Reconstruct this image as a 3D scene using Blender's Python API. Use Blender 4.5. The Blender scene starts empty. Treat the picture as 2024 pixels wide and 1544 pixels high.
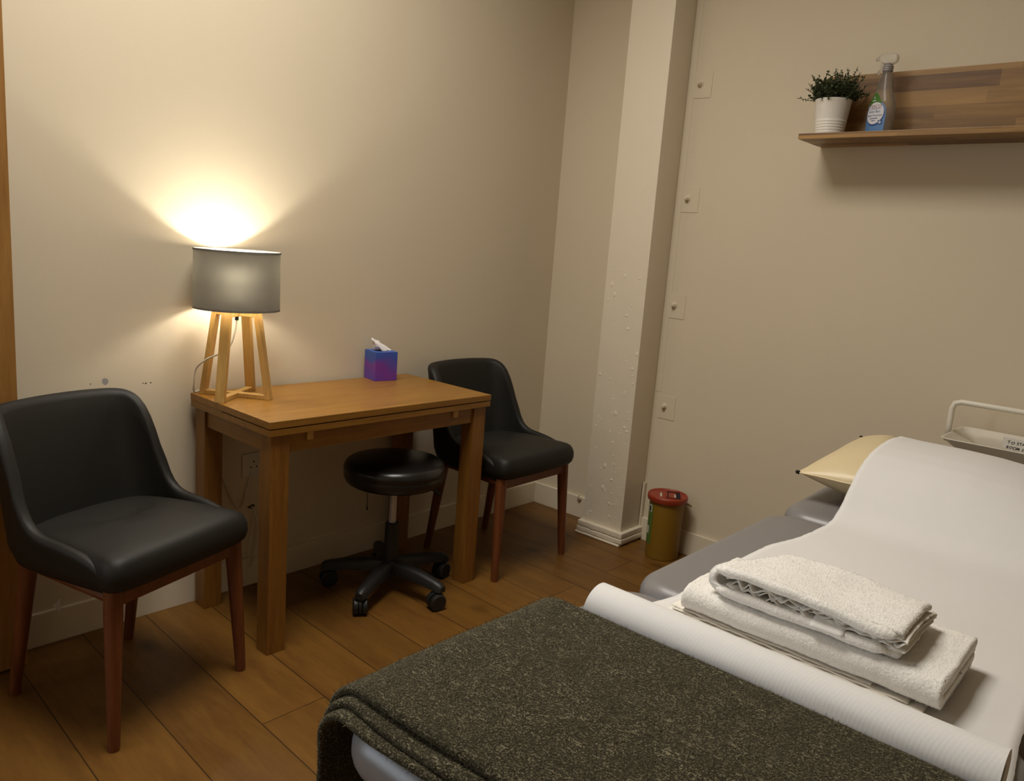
import bpy, bmesh, math, random
from mathutils import Vector, Matrix, noise
random.seed(7)
sc = bpy.context.scene
C = sc.collection
PI = math.pi

# ------------------------------------------------------------------ materials
def lin(c):
    return tuple((x / 12.92 if x <= 0.04045 else ((x + 0.055) / 1.055) ** 2.4) for x in c)

def new_mat(name):
    m = bpy.data.materials.new(name); m.use_nodes = True
    nt = m.node_tree
    b = nt.nodes['Principled BSDF']
    return m, nt, b

def N(nt, t, **kw):
    n = nt.nodes.new(t)
    for k, v in kw.items():
        if k in n.inputs: n.inputs[k].default_value = v
        else: setattr(n, k, v)
    return n

def simple(name, col, rough=0.5, metal=0.0, spec=0.5, bump=None, var=None, coat=0.0):
    """col linear rgb; bump=(scale,strength,dist); var=(scale,amount)"""
    m, nt, b = new_mat(name)
    b.inputs['Base Color'].default_value = (*col, 1)
    b.inputs['Roughness'].default_value = rough
    b.inputs['Metallic'].default_value = metal
    b.inputs['Specular IOR Level'].default_value = spec
    if coat: b.inputs['Coat Weight'].default_value = coat
    tc = N(nt, 'ShaderNodeTexCoord')
    if var:
        nz = N(nt, 'ShaderNodeTexNoise', Scale=var[0], Detail=4.0)
        nt.links.new(tc.outputs['Object'], nz.inputs['Vector'])
        mx = N(nt, 'ShaderNodeMix', data_type='RGBA')
        mx.inputs[6].default_value = (*[c * (1 - var[1]) for c in col], 1)
        mx.inputs[7].default_value = (*[min(1, c * (1 + var[1])) for c in col], 1)
        nt.links.new(nz.outputs['Fac'], mx.inputs[0])
        nt.links.new(mx.outputs[2], b.inputs['Base Color'])
    if bump:
        nz = N(nt, 'ShaderNodeTexNoise', Scale=bump[0], Detail=3.0)
        nt.links.new(tc.outputs['Object'], nz.inputs['Vector'])
        bp = N(nt, 'ShaderNodeBump', Strength=bump[1], Distance=bump[2])
        nt.links.new(nz.outputs['Fac'], bp.inputs['Height'])
        nt.links.new(bp.outputs['Normal'], b.inputs['Normal'])
    return m

def wood(name, dark, light, axis='X', scale=1.0, rough=0.45, stretch=14.0, planks=None, bump=0.05):
    """procedural wood, grain along axis in object space"""
    m, nt, b = new_mat(name)
    tc = N(nt, 'ShaderNodeTexCoord')
    mp = N(nt, 'ShaderNodeMapping')
    s = [stretch * scale] * 3
    s['XYZ'.index(axis)] = 1.0 * scale
    mp.inputs['Scale'].default_value = s
    nt.links.new(tc.outputs['Object'], mp.inputs['Vector'])
    n1 = N(nt, 'ShaderNodeTexNoise', Scale=2.2, Detail=6.0, Roughness=0.62, Distortion=0.6)
    nt.links.new(mp.outputs['Vector'], n1.inputs['Vector'])
    n2 = N(nt, 'ShaderNodeTexNoise', Scale=11.0, Detail=4.0, Roughness=0.6)
    nt.links.new(mp.outputs['Vector'], n2.inputs['Vector'])
    ad = N(nt, 'ShaderNodeMath', operation='MULTIPLY_ADD'); ad.inputs[1].default_value = 0.35
    nt.links.new(n2.outputs['Fac'], ad.inputs[0]); nt.links.new(n1.outputs['Fac'], ad.inputs[2])
    cr = N(nt, 'ShaderNodeValToRGB')
    cr.color_ramp.elements[0].position = 0.45; cr.color_ramp.elements[0].color = (*dark, 1)
    cr.color_ramp.elements[1].position = 0.92; cr.color_ramp.elements[1].color = (*light, 1)
    nt.links.new(ad.outputs[0], cr.inputs['Fac'])
    nt.links.new(cr.outputs['Color'], b.inputs['Base Color'])
    b.inputs['Roughness'].default_value = rough
    bp = N(nt, 'ShaderNodeBump', Strength=bump, Distance=0.002)
    nt.links.new(n2.outputs['Fac'], bp.inputs['Height'])
    nt.links.new(bp.outputs['Normal'], b.inputs['Normal'])
    return m

def mathn(nt, op, a, b=None, c=None):
    n = nt.nodes.new('ShaderNodeMath'); n.operation = op
    for i, v in enumerate((a, b, c)):
        if v is None: continue
        if isinstance(v, (int, float)): n.inputs[i].default_value = v
        else: nt.links.new(v, n.inputs[i])
    return n.outputs[0]

def floor_material():
    m, nt, b = new_mat('oak_floor_boards')
    tc = N(nt, 'ShaderNodeTexCoord'); sp = N(nt, 'ShaderNodeSeparateXYZ')
    nt.links.new(tc.outputs['Object'], sp.inputs[0])
    x, y = sp.outputs[0], sp.outputs[1]
    q = mathn(nt, 'MULTIPLY_ADD', y, -0.04, x)
    u = mathn(nt, 'DIVIDE', mathn(nt, 'ADD', q, 2.396 + 19.6), 0.196)
    row = mathn(nt, 'FLOOR', u); fu = mathn(nt, 'FRACT', u)
    wn = N(nt, 'ShaderNodeTexWhiteNoise', noise_dimensions='1D'); nt.links.new(row, wn.inputs['W'])
    # the row right of the left chair has a joint at y = -0.79
    v = mathn(nt, 'ADD', mathn(nt, 'DIVIDE', y, 1.9), mathn(nt, 'MULTIPLY_ADD', row, 0.5, mathn(nt, 'MULTIPLY_ADD', mathn(nt, 'LESS_THAN', row, 101), 0.60, 0.4158)))
    col = mathn(nt, 'FLOOR', v); fv = mathn(nt, 'FRACT', v)
    idn = mathn(nt, 'MULTIPLY_ADD', row, 13.7, col)
    w2 = N(nt, 'ShaderNodeTexWhiteNoise', noise_dimensions='1D'); nt.links.new(idn, w2.inputs['W'])
    # grain
    cb = N(nt, 'ShaderNodeCombineXYZ')
    nt.links.new(mathn(nt, 'MULTIPLY', x, 9.0), cb.inputs[0])
    nt.links.new(mathn(nt, 'MULTIPLY_ADD', w2.outputs['Value'], 40.0, mathn(nt, 'MULTIPLY', y, 1.3)), cb.inputs[1])
    n1 = N(nt, 'ShaderNodeTexNoise', Scale=1.6, Detail=6.0, Roughness=0.6, Distortion=0.5); nt.links.new(cb.outputs[0], n1.inputs['Vector'])
    n2 = N(nt, 'ShaderNodeTexNoise', Scale=14.0, Detail=3.0); nt.links.new(cb.outputs[0], n2.inputs['Vector'])
    # knots
    vo = N(nt, 'ShaderNodeTexVoronoi', Scale=2.7); vo.inputs['Randomness'].default_value = 1.0
    cb2 = N(nt, 'ShaderNodeCombineXYZ'); nt.links.new(mathn(nt, 'MULTIPLY', x, 1.5), cb2.inputs[0]); nt.links.new(y, cb2.inputs[1])
    nt.links.new(cb2.outputs[0], vo.inputs['Vector'])
    kn = N(nt, 'ShaderNodeMapRange'); kn.inputs['From Min'].default_value = 0.03; kn.inputs['From Max'].default_value = 0.16
    kn.inputs['To Min'].default_value = 0.45; kn.inputs['To Max'].default_value = 1.0
    nt.links.new(vo.outputs['Distance'], kn.inputs['Value'])
    g = mathn(nt, 'MULTIPLY_ADD', n2.outputs['Fac'], 0.3, n1.outputs['Fac'])
    cr = N(nt, 'ShaderNodeValToRGB')
    cr.color_ramp.elements[0].position = 0.35; cr.color_ramp.elements[0].color = (0.098, 0.038, 0.007, 1)
    cr.color_ramp.elements[1].position = 0.95; cr.color_ramp.elements[1].color = (0.195, 0.092, 0.016, 1)
    nt.links.new(g, cr.inputs['Fac'])
    val = mathn(nt, 'MULTIPLY', mathn(nt, 'MULTIPLY_ADD', w2.outputs['Value'], 0.22, 0.88), kn.outputs[0])
    # gaps
    gu = mathn(nt, 'LESS_THAN', mathn(nt, 'MINIMUM', fu, mathn(nt, 'SUBTRACT', 1.0, fu)), 0.0085)
    gv = mathn(nt, 'LESS_THAN', mathn(nt, 'MINIMUM', fv, mathn(nt, 'SUBTRACT', 1.0, fv)), 0.0007)
    gap = mathn(nt, 'MAXIMUM', gu, gv)
    val2 = mathn(nt, 'MULTIPLY', val, mathn(nt, 'MULTIPLY_ADD', gap, -0.72, 1.0))
    hs = N(nt, 'ShaderNodeHueSaturation'); nt.links.new(cr.outputs['Color'], hs.inputs['Color']); nt.links.new(val2, hs.inputs['Value'])
    nt.links.new(hs.outputs['Color'], b.inputs['Base Color'])
    b.inputs['Roughness'].default_value = 0.42
    b.inputs['Specular IOR Level'].default_value = 0.35
    bp = N(nt, 'ShaderNodeBump', Strength=0.5, Distance=0.002)
    nt.links.new(mathn(nt, 'MULTIPLY_ADD', gap, -1.0, mathn(nt, 'MULTIPLY', g, 0.15)), bp.inputs['Height'])
    nt.links.new(bp.outputs['Normal'], b.inputs['Normal'])
    return m

def wall_material(name, col, spots=()):
    m, nt, b = new_mat(name)
    tc = N(nt, 'ShaderNodeTexCoord')
    nz = N(nt, 'ShaderNodeTexNoise', Scale=1.3, Detail=3.0); nt.links.new(tc.outputs['Object'], nz.inputs['Vector'])
    mx = N(nt, 'ShaderNodeMix', data_type='RGBA')
    mx.inputs[6].default_value = (*[c * 0.97 for c in col], 1); mx.inputs[7].default_value = (*[min(1, c * 1.03) for c in col], 1)
    nt.links.new(nz.outputs['Fac'], mx.inputs[0])
    out = mx.outputs[2]
    ed = N(nt, 'ShaderNodeTexNoise', Scale=60.0, Detail=3.0); nt.links.new(tc.outputs['Object'], ed.inputs['Vector'])
    for (p, r, c, sq) in spots:      # chips and scuffs with a shape of their own
        mp = N(nt, 'ShaderNodeMapping'); mp.vector_type = 'POINT'
        mp.inputs['Location'].default_value = tuple(-a * s for a, s in zip(p, sq)); mp.inputs['Scale'].default_value = sq
        nt.links.new(tc.outputs['Object'], mp.inputs['Vector'])
        ln = N(nt, 'ShaderNodeVectorMath', operation='LENGTH'); nt.links.new(mp.outputs[0], ln.inputs[0])
        d = mathn(nt, 'MULTIPLY_ADD', ed.outputs['Fac'], r * 1.1, ln.outputs['Value'])
        f = mathn(nt, 'LESS_THAN', d, r * 1.35)
        m2 = N(nt, 'ShaderNodeMix', data_type='RGBA'); m2.inputs[7].default_value = (*c, 1)
        nt.links.new(f, m2.inputs[0]); nt.links.new(out, m2.inputs[6]); out = m2.outputs[2]
    nt.links.new(out, b.inputs['Base Color'])
    b.inputs['Roughness'].default_value = 0.55; b.inputs['Specular IOR Level'].default_value = 0.25
    n3 = N(nt, 'ShaderNodeTexNoise', Scale=170.0, Detail=2.0); nt.links.new(tc.outputs['Object'], n3.inputs['Vector'])
    bp = N(nt, 'ShaderNodeBump', Strength=0.12, Distance=0.001)
    nt.links.new(n3.outputs['Fac'], bp.inputs['Height']); nt.links.new(bp.outputs['Normal'], b.inputs['Normal'])
    return m

def lumpy_paint(name, col):
    m, nt, b = new_mat(name)
    b.inputs['Base Color'].default_value = (*col, 1); b.inputs['Roughness'].default_value = 0.40
    tc = N(nt, 'ShaderNodeTexCoord')
    mp = N(nt, 'ShaderNodeMapping'); mp.inputs['Scale'].default_value = (1, 1, 0.55); nt.links.new(tc.outputs['Object'], mp.inputs['Vector'])
    vo = N(nt, 'ShaderNodeTexVoronoi', Scale=17.0); nt.links.new(mp.outputs[0], vo.inputs['Vector'])
    n0 = N(nt, 'ShaderNodeTexNoise', Scale=36.0, Detail=2.0); nt.links.new(mp.outputs[0], n0.inputs['Vector'])
    sep = N(nt, 'ShaderNodeSeparateXYZ'); nt.links.new(tc.outputs['Object'], sep.inputs[0])
    fade = N(nt, 'ShaderNodeMapRange'); fade.inputs['From Min'].default_value = 1.35; fade.inputs['From Max'].default_value = 0.55
    nt.links.new(sep.outputs[2], fade.inputs['Value'])
    bl = mathn(nt, 'LESS_THAN', mathn(nt, 'MULTIPLY_ADD', n0.outputs['Fac'], 0.30, vo.outputs['Distance']), 0.32)
    h = mathn(nt, 'MULTIPLY', bl, fade.outputs[0])
    n1 = N(nt, 'ShaderNodeTexNoise', Scale=9.0, Detail=3.0); nt.links.new(mp.outputs[0], n1.inputs['Vector'])
    hh = mathn(nt, 'MULTIPLY_ADD', n1.outputs['Fac'], 0.9, h)
    bp = N(nt, 'ShaderNodeBump', Strength=0.55, Distance=0.006)
    nt.links.new(hh, bp.inputs['Height']); nt.links.new(bp.outputs['Normal'], b.inputs['Normal'])
    return m

def shelf_material():
    """butcher block of staves along y"""
    m, nt, b = new_mat('stave_wood')
    tc = N(nt, 'ShaderNodeTexCoord'); sp = N(nt, 'ShaderNodeSeparateXYZ'); nt.links.new(tc.outputs['Object'], sp.inputs[0])
    h = mathn(nt, 'ADD', sp.outputs[2], sp.outputs[0])          # stave bands over height / depth
    r = mathn(nt, 'FLOOR', mathn(nt, 'DIVIDE', mathn(nt, 'ADD', h, 3.037), 0.052))
    wn = N(nt, 'ShaderNodeTexWhiteNoise', noise_dimensions='1D'); nt.links.new(r, wn.inputs['W'])
    v = mathn(nt, 'ADD', mathn(nt, 'DIVIDE', sp.outputs[1], 0.33), mathn(nt, 'MULTIPLY', wn.outputs['Value'], 5.0))
    idn = mathn(nt, 'MULTIPLY_ADD', r, 17.3, mathn(nt, 'FLOOR', v))
    w2 = N(nt, 'ShaderNodeTexWhiteNoise', noise_dimensions='1D'); nt.links.new(idn, w2.inputs['W'])
    mp = N(nt, 'ShaderNodeMapping'); mp.inputs['Scale'].default_value = (30, 2.2, 30); nt.links.new(tc.outputs['Object'], mp.inputs['Vector'])
    n1 = N(nt, 'ShaderNodeTexNoise', noise_dimensions='4D', Scale=1.6, Detail=6.0, Distortion=0.7); nt.links.new(mp.outputs[0], n1.inputs['Vector'])
    nt.links.new(mathn(nt, 'MULTIPLY', w2.outputs['Value'], 30.0), n1.inputs['W'])
    f = mathn(nt, 'MULTIPLY_ADD', w2.outputs['Value'], 0.62, mathn(nt, 'MULTIPLY_ADD', n1.outputs['Fac'], 0.75, -0.2))
    cr = N(nt, 'ShaderNodeValToRGB')
    cr.color_ramp.elements[0].position = 0.1; cr.color_ramp.elements[0].color = (0.085, 0.032, 0.007, 1)
    cr.color_ramp.elements[1].position = 0.9; cr.color_ramp.elements[1].color = (0.42, 0.235, 0.066, 1)
    nt.links.new(f, cr.inputs['Fac']); nt.links.new(cr.outputs['Color'], b.inputs['Base Color'])
    b.inputs['Roughness'].default_value = 0.42
    return m

def fabric_speckle():
    m, nt, b = new_mat('speckled_dark_wool')
    tc = N(nt, 'ShaderNodeTexCoord')
    def layer(scale, rot, aspect, th):
        mp = N(nt, 'ShaderNodeMapping'); mp.inputs['Rotation'].default_value = (0, 0, rot); mp.inputs['Scale'].default_value = (scale, scale * aspect, scale)
        nt.links.new(tc.outputs['Object'], mp.inputs['Vector'])
        n = N(nt, 'ShaderNodeTexNoise', Scale=1.0, Detail=1.5); nt.links.new(mp.outputs[0], n.inputs['Vector'])
        mr = N(nt, 'ShaderNodeMapRange'); mr.inputs['From Min'].default_value = th; mr.inputs['From Max'].default_value = th + 0.09
        nt.links.new(n.outputs['Fac'], mr.inputs['Value']); return mr.outputs[0]
    s1 = layer(480, 0.2, 1.0, 0.58); s2 = layer(260, -0.6, 0.35, 0.63); s3 = layer(560, 0.9, 0.5, 0.60)
    s = mathn(nt, 'MAXIMUM', s1, mathn(nt, 'MAXIMUM', s2, s3))
    big = N(nt, 'ShaderNodeTexNoise', Scale=26.0, Detail=3.0); nt.links.new(tc.outputs['Object'], big.inputs['Vector'])
    s = mathn(nt, 'MULTIPLY', s, mathn(nt, 'MULTIPLY', big.outputs['Fac'], 1.25))
    cr = N(nt, 'ShaderNodeMix', data_type='RGBA')
    cr.inputs[6].default_value = (0.026, 0.022, 0.013, 1); cr.inputs[7].default_value = (0.215, 0.192, 0.122, 1)
    nt.links.new(s, cr.inputs[0]); nt.links.new(cr.outputs[2], b.inputs['Base Color'])
    b.inputs['Roughness'].default_value = 0.95; b.inputs['Specular IOR Level'].default_value = 0.1
    b.inputs['Sheen Weight'].default_value = 0.25; b.inputs['Sheen Tint'].default_value = (0.5, 0.45, 0.3, 1)
    n3 = N(nt, 'ShaderNodeTexNoise', Scale=260.0, Detail=2.0); nt.links.new(tc.outputs['Object'], n3.inputs['Vector'])
    bp = N(nt, 'ShaderNodeBump', Strength=0.9, Distance=0.004)
    nt.links.new(n3.outputs['Fac'], bp.inputs['Height']); nt.links.new(bp.outputs['Normal'], b.inputs['Normal'])
    return m

def shade_material():
    """two sided lampshade cloth: grey outside, white lining, lets some light through"""
    m, nt, b = new_mat('lampshade_cloth')
    nt.nodes.remove(b)
    o = nt.nodes['Material Output']
    geo = N(nt, 'ShaderNodeNewGeometry')
    mx = N(nt, 'ShaderNodeMix', data_type='RGBA')
    mx.inputs[6].default_value = (0.110, 0.098, 0.092, 1); mx.inputs[7].default_value = (0.82, 0.78, 0.7, 1)
    nt.links.new(geo.outputs['Backfacing'], mx.inputs[0])
    tc = N(nt, 'ShaderNodeTexCoord'); wv = N(nt, 'ShaderNodeTexNoise', Scale=420.0, Detail=1.0); nt.links.new(tc.outputs['Object'], wv.inputs['Vector'])
    bp = N(nt, 'ShaderNodeBump', Strength=0.15, Distance=0.0006); nt.links.new(wv.outputs['Fac'], bp.inputs['Height'])
    d = N(nt, 'ShaderNodeBsdfDiffuse'); nt.links.new(mx.outputs[2], d.inputs['Color']); nt.links.new(bp.outputs['Normal'], d.inputs['Normal'])
    t = N(nt, 'ShaderNodeBsdfTranslucent'); t.inputs['Color'].default_value = (0.30, 0.27, 0.215, 1)
    rf = N(nt, 'ShaderNodeBsdfRefraction', Roughness=1.0, IOR=1.6); rf.inputs['Color'].default_value = (1.0, 0.92, 0.70, 1)
    m2 = N(nt, 'ShaderNodeMixShader', Fac=0.22); nt.links.new(t.outputs[0], m2.inputs[1]); nt.links.new(rf.outputs[0], m2.inputs[2])
    ms = N(nt, 'ShaderNodeMixShader', Fac=SHADE_T); nt.links.new(d.outputs[0], ms.inputs[1]); nt.links.new(m2.outputs[0], ms.inputs[2])
    nt.links.new(ms.outputs[0], o.inputs['Surface'])
    return m
SHADE_T = 0.034

def gradient_box():
    m, nt, b = new_mat('purple_blue_printed_card')
    tc = N(nt, 'ShaderNodeTexCoord')
    n = N(nt, 'ShaderNodeTexNoise', Scale=9.0, Detail=1.0); nt.links.new(tc.outputs['Object'], n.inputs['Vector'])
    sp = N(nt, 'ShaderNodeSeparateXYZ'); nt.links.new(tc.outputs['Object'], sp.inputs[0])
    f = mathn(nt, 'ADD', mathn(nt, 'MULTIPLY', sp.outputs[2], 6.0), mathn(nt, 'MULTIPLY_ADD', n.outputs['Fac'], 0.9, -0.38))
    cr = N(nt, 'ShaderNodeValToRGB')
    e = cr.color_ramp.elements
    e[0].position = 0.0; e[0].color = (0.075, 0.050, 0.36, 1)
    e[1].position = 0.72; e[1].color = (0.035, 0.10, 0.40, 1)
    k = e.new(0.18); k.color = (0.12, 0.035, 0.30, 1)
    k = e.new(0.34); k.color = (0.16, 0.030, 0.27, 1)
    k = e.new(0.52); k.color = (0.045, 0.075, 0.38, 1)
    nt.links.new(f, cr.inputs['Fac']); nt.links.new(cr.outputs['Color'], b.inputs['Base Color'])
    b.inputs['Roughness'].default_value = 0.45
    return m

def paper_material(name, col, wave=False):
    m, nt, b = new_mat(name)
    b.inputs['Base Color'].default_value = (*col, 1); b.inputs['Roughness'].default_value = 0.9; b.inputs['Specular IOR Level'].default_value = 0.1
    tc = N(nt, 'ShaderNodeTexCoord')
    n = N(nt, 'ShaderNodeTexNoise', Scale=4.0, Detail=2.0); nt.links.new(tc.outputs['Object'], n.inputs['Vector'])
    h = n.outputs['Fac']
    if wave:
        mp = N(nt, 'ShaderNodeMapping'); mp.inputs['Rotation'].default_value = (0, 0, 0.35); nt.links.new(tc.outputs['Object'], mp.inputs['Vector'])
        w = N(nt, 'ShaderNodeTexWave', Scale=60.0, Distortion=3.0, Detail=2.0); w.bands_direction = 'Y'
        w.inputs['Detail Scale'].default_value = 0.6
        nt.links.new(mp.outputs[0], w.inputs['Vector'])
        h = mathn(nt, 'MULTIPLY', w.outputs['Fac'], 0.10)
    bp = N(nt, 'ShaderNodeBump', Strength=0.25, Distance=0.0025 if wave else 0.012)
    nt.links.new(h, bp.inputs['Height']); nt.links.new(bp.outputs['Normal'], b.inputs['Normal'])
    return m

M = {}
WALLC = (0.625, 0.54, 0.405)
M['wall_left'] = wall_material('painted_plaster_left', WALLC, spots=(
    ((-2.112, 0, 0.795), 0.012, (0.30, 0.28, 0.27), (1, 0, 0.9)),
    ((-2.155, 0, 0.790), 0.003, (0.20, 0.16, 0.12), (1, 0, 1)),
    ((-1.990, 0, 0.779), 0.0042, (0.10, 0.07, 0.05), (1, 0, 1)),
    ((-1.999, 0, 0.780), 0.0028, (0.16, 0.12, 0.08), (1, 0, 1)),
    ((-1.975, 0, 0.780), 0.0030, (0.13, 0.10, 0.07), (0.7, 0, 1)),
    ((-1.617, 0, 0.295), 0.012, (0.08, 0.06, 0.04), (0.7, 0, 1.3)),
))
M['wall'] = wall_material('painted_plaster', WALLC)
M['wall_far'] = wall_material('painted_plaster_far', (0.52, 0.43, 0.30))
M['ceiling'] = simple('ceiling_paint', (0.74, 0.70, 0.62), 0.8)
M['floor'] = floor_material()
M['gloss_trim'] = simple('gloss_trim_paint', (0.68, 0.60, 0.46), 0.35, bump=(30, 0.1, 0.002))
M['pillar'] = lumpy_paint('lumpy_gloss_paint', (0.72, 0.64, 0.51))
M['door'] = wood('oak_door', (0.22, 0.10, 0.02), (0.34, 0.17, 0.042), 'Z', 1.4)
M['steel'] = simple('brushed_steel', (0.55, 0.53, 0.5), 0.35, 1.0)
M['chrome'] = simple('chrome', (0.50, 0.50, 0.50), 0.45, 0.6)
OD, OL = (0.185, 0.078, 0.010), (0.31, 0.147, 0.021)
M['oak_x'] = wood('oak_veneer_along', OD, OL, 'X', 1.6, 0.38)
M['oak_z'] = wood('oak_veneer_upright', (0.160, 0.064, 0.009), (0.275, 0.122, 0.019), 'Z', 1.6, 0.42)
M['oak_y'] = wood('oak_veneer_across', OD, OL, 'Y', 1.6, 0.42)
M['leg_wood'] = wood('walnut_stained_leg', (0.095, 0.026, 0.008), (0.18, 0.055, 0.018), 'Z', 1.2, 0.38)
M['pine'] = wood('pale_pine', (0.40, 0.22, 0.055), (0.58, 0.36, 0.11), 'Z', 1.5, 0.5)
M['leather'] = simple('black_leatherette', (0.0095, 0.0085, 0.0065), 0.58, spec=0.35, bump=(420, 0.12, 0.0006))
M['stool_vinyl'] = simple('black_vinyl', (0.010, 0.009, 0.008), 0.30, bump=(300, 0.08, 0.0006))
M['black_plastic'] = simple('black_plastic', (0.009, 0.0085, 0.008), 0.5)
M['shade'] = shade_material()
M['shade_rim'] = simple('grey_binding', (0.16, 0.15, 0.135), 0.8)
M['cord'] = simple('white_flex', (0.62, 0.58, 0.5), 0.5)
M['tissue_box'] = gradient_box()
M['tissue'] = paper_material('soft_tissue', (0.84, 0.80, 0.78))
M['white_plastic'] = simple('white_plastic', (0.58, 0.55, 0.50), 0.35)
M['shelf'] = shelf_material()
M['pot'] = simple('white_glazed_metal', (0.78, 0.75, 0.69), 0.25)
M['soil'] = simple('dark_soil', (0.03, 0.02, 0.012), 0.95, bump=(90, 0.8, 0.004))
M['leaf'] = simple('dark_green_leaf', (0.026, 0.048, 0.009), 0.5, var=(40, 0.5))
M['stem'] = simple('brown_green_stem', (0.05, 0.045, 0.02), 0.7)
M['bin_yellow'] = simple('mustard_plastic', (0.20, 0.105, 0.005), 0.5)
M['bin_red'] = simple('red_plastic', (0.25, 0.028, 0.008), 0.45)
M['dark_hole'] = simple('dark_hole', (0.006, 0.005, 0.005), 0.9)
M['green'] = simple('green_label', (0.07, 0.13, 0.015), 0.6)
M['bin_white'] = simple('white_print', (0.50, 0.47, 0.38), 0.6)
M['vinyl_grey'] = simple('grey_vinyl', (0.185, 0.174, 0.172), 0.36, bump=(260, 0.18, 0.0007))
M['frame_dark'] = simple('dark_metal_frame', (0.05, 0.05, 0.052), 0.45, 0.6)
M['pillow'] = simple('cream_vinyl', (0.64, 0.52, 0.315), 0.42, bump=(14, 0.15, 0.006))
M['paper'] = paper_material('couch_paper', (0.69, 0.67, 0.65))
M['roll'] = paper_material('couch_paper_roll', (0.70, 0.69, 0.68), True)
M['towel'] = simple('white_terry', (0.80, 0.775, 0.73), 0.95, spec=0.1, bump=(260, 0.6, 0.0025))
M['towel_hem'] = simple('white_woven_hem', (0.77, 0.73, 0.66), 0.9, spec=0.1, bump=(400, 0.3, 0.001))
M['blanket'] = fabric_speckle()
M['fleck'] = simple('cream_wool_fleck', (0.24, 0.21, 0.13), 0.9, spec=0.1)
M['fuzz'] = simple('dark_wool_fuzz', (0.050, 0.043, 0.026), 0.95, spec=0.05)
M['tray'] = simple('cream_white_metal', (0.70, 0.655, 0.56), 0.4)
M['note'] = paper_material('note_paper', (0.78, 0.76, 0.72))
M['ink'] = simple('black_ink', (0.012, 0.012, 0.014), 0.7)
M['blue'] = simple('label_blue', (0.085, 0.20, 0.42), 0.45, var=(30, 0.25))
M['deep_blue'] = simple('label_deep_blue', (0.015, 0.06, 0.22), 0.45)
M['lab_green'] = simple('label_green', (0.05, 0.15, 0.02), 0.45)
M['lab_white'] = simple('label_white', (0.58, 0.58, 0.62), 0.45)
M['red_ink'] = simple('dark_red_ink', (0.22, 0.02, 0.03), 0.6)
def clear_plastic(name, col, rough, alpha):
    m, nt, b = new_mat(name)
    b.inputs['Base Color'].default_value = (*col, 1); b.inputs['Roughness'].default_value = rough
    b.inputs['Transmission Weight'].default_value = alpha; b.inputs['IOR'].default_value = 1.22
    return m
M['clear'] = clear_plastic('clear_bottle_plastic', (0.72, 0.72, 0.69), 0.10, 0.90)
M['clear_head'] = clear_plastic('cloudy_trigger_plastic', (0.86, 0.84, 0.80), 0.18, 0.80)
M['collar'] = simple('grey_collar_plastic', (0.24, 0.22, 0.22), 0.4)

# ------------------------------------------------------------------ geometry helpers
def link(name, me, mats, parent=None, loc=None, smooth=True):
    o = bpy.data.objects.new(name, me); C.objects.link(o)
    for m in (mats if isinstance(mats, (list, tuple)) else [mats]): me.materials.append(M[m] if isinstance(m, str) else m)
    if smooth:
        for p in me.polygons: p.use_smooth = True
    if parent is not None: o.parent = parent
    if loc is not None: o.location = loc
    return o

def from_bm(name, bm, mats, parent=None, loc=None, smooth=False, auto=None):
    bmesh.ops.recalc_face_normals(bm, faces=bm.faces)
    me = bpy.data.meshes.new(name); bm.to_mesh(me); bm.free()
    o = link(name, me, mats, parent, loc, smooth)
    if auto is not None:
        me.set_sharp_from_angle(angle=math.radians(auto))
        for p in me.polygons: p.use_smooth = True
    return o

def add_box(bm, lo, hi, bevel=0.0, seg=2, mat=0, rot=None):
    b2 = bmesh.new()
    bmesh.ops.create_cube(b2, size=1.0)
    c = [(a + b) / 2 for a, b in zip(lo, hi)]; s = [b - a for a, b in zip(lo, hi)]
    for v in b2.verts: v.co = Vector((v.co.x * s[0], v.co.y * s[1], v.co.z * s[2]))
    if bevel: bmesh.ops.bevel(b2, geom=list(b2.edges), offset=bevel, segments=seg, profile=0.7, affect='EDGES')
    mtx = Matrix.Translation(c)
    if rot is not None: mtx = mtx @ rot
    merge(bm, b2, mtx, mat)

def merge(bm, b2, mtx=None, mat=0):
    vm = {}
    for v in b2.verts: vm[v] = bm.verts.new((mtx @ v.co) if mtx is not None else v.co)
    for f in b2.faces:
        try:
            nf = bm.faces.new([vm[v] for v in f.verts]); nf.material_index = mat; nf.smooth = f.smooth
        except ValueError: pass
    b2.free()

def add_loops(bm, loops, closed=True, cap0=True, cap1=True, mat=0):
    rows = [[bm.verts.new(p) for p in L] for L in loops]
    n = len(rows[0])
    for a, b in zip(rows, rows[1:]):
        for i in range(n if closed else n - 1):
            j = (i + 1) % n
            f = bm.faces.new((a[i], a[j], b[j], b[i])); f.material_index = mat
    if cap0 and closed: bm.faces.new(list(reversed(rows[0]))).material_index = mat
    if cap1 and closed: bm.faces.new(rows[-1]).material_index = mat
    return rows

def frame(d):
    d = d.normalized(); up = Vector((0, 0, 1)) if abs(d.z) < 0.95 else Vector((1, 0, 0))
    a = d.cross(up).normalized(); return a, a.cross(d).normalized()

def add_tube(bm, pts, rad, n=12, mat=0, caps=True):
    pts = [Vector(p) for p in pts]
    rs = rad if isinstance(rad, (list, tuple)) else [rad] * len(pts)
    loops = []; a = None
    for i, p in enumerate(pts):
        d = (pts[min(i + 1, len(pts) - 1)] - pts[max(i - 1, 0)])
        if a is None: a, b = frame(d)
        else:
            dn = d.normalized(); a = (a - dn * a.dot(dn)).normalized(); b = a.cross(dn)
        loops.append([p + (a * math.cos(t) + b * math.sin(t)) * rs[i] for t in [2 * PI * k / n for k in range(n)]])
    add_loops(bm, loops, True, caps, caps, mat)

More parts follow.
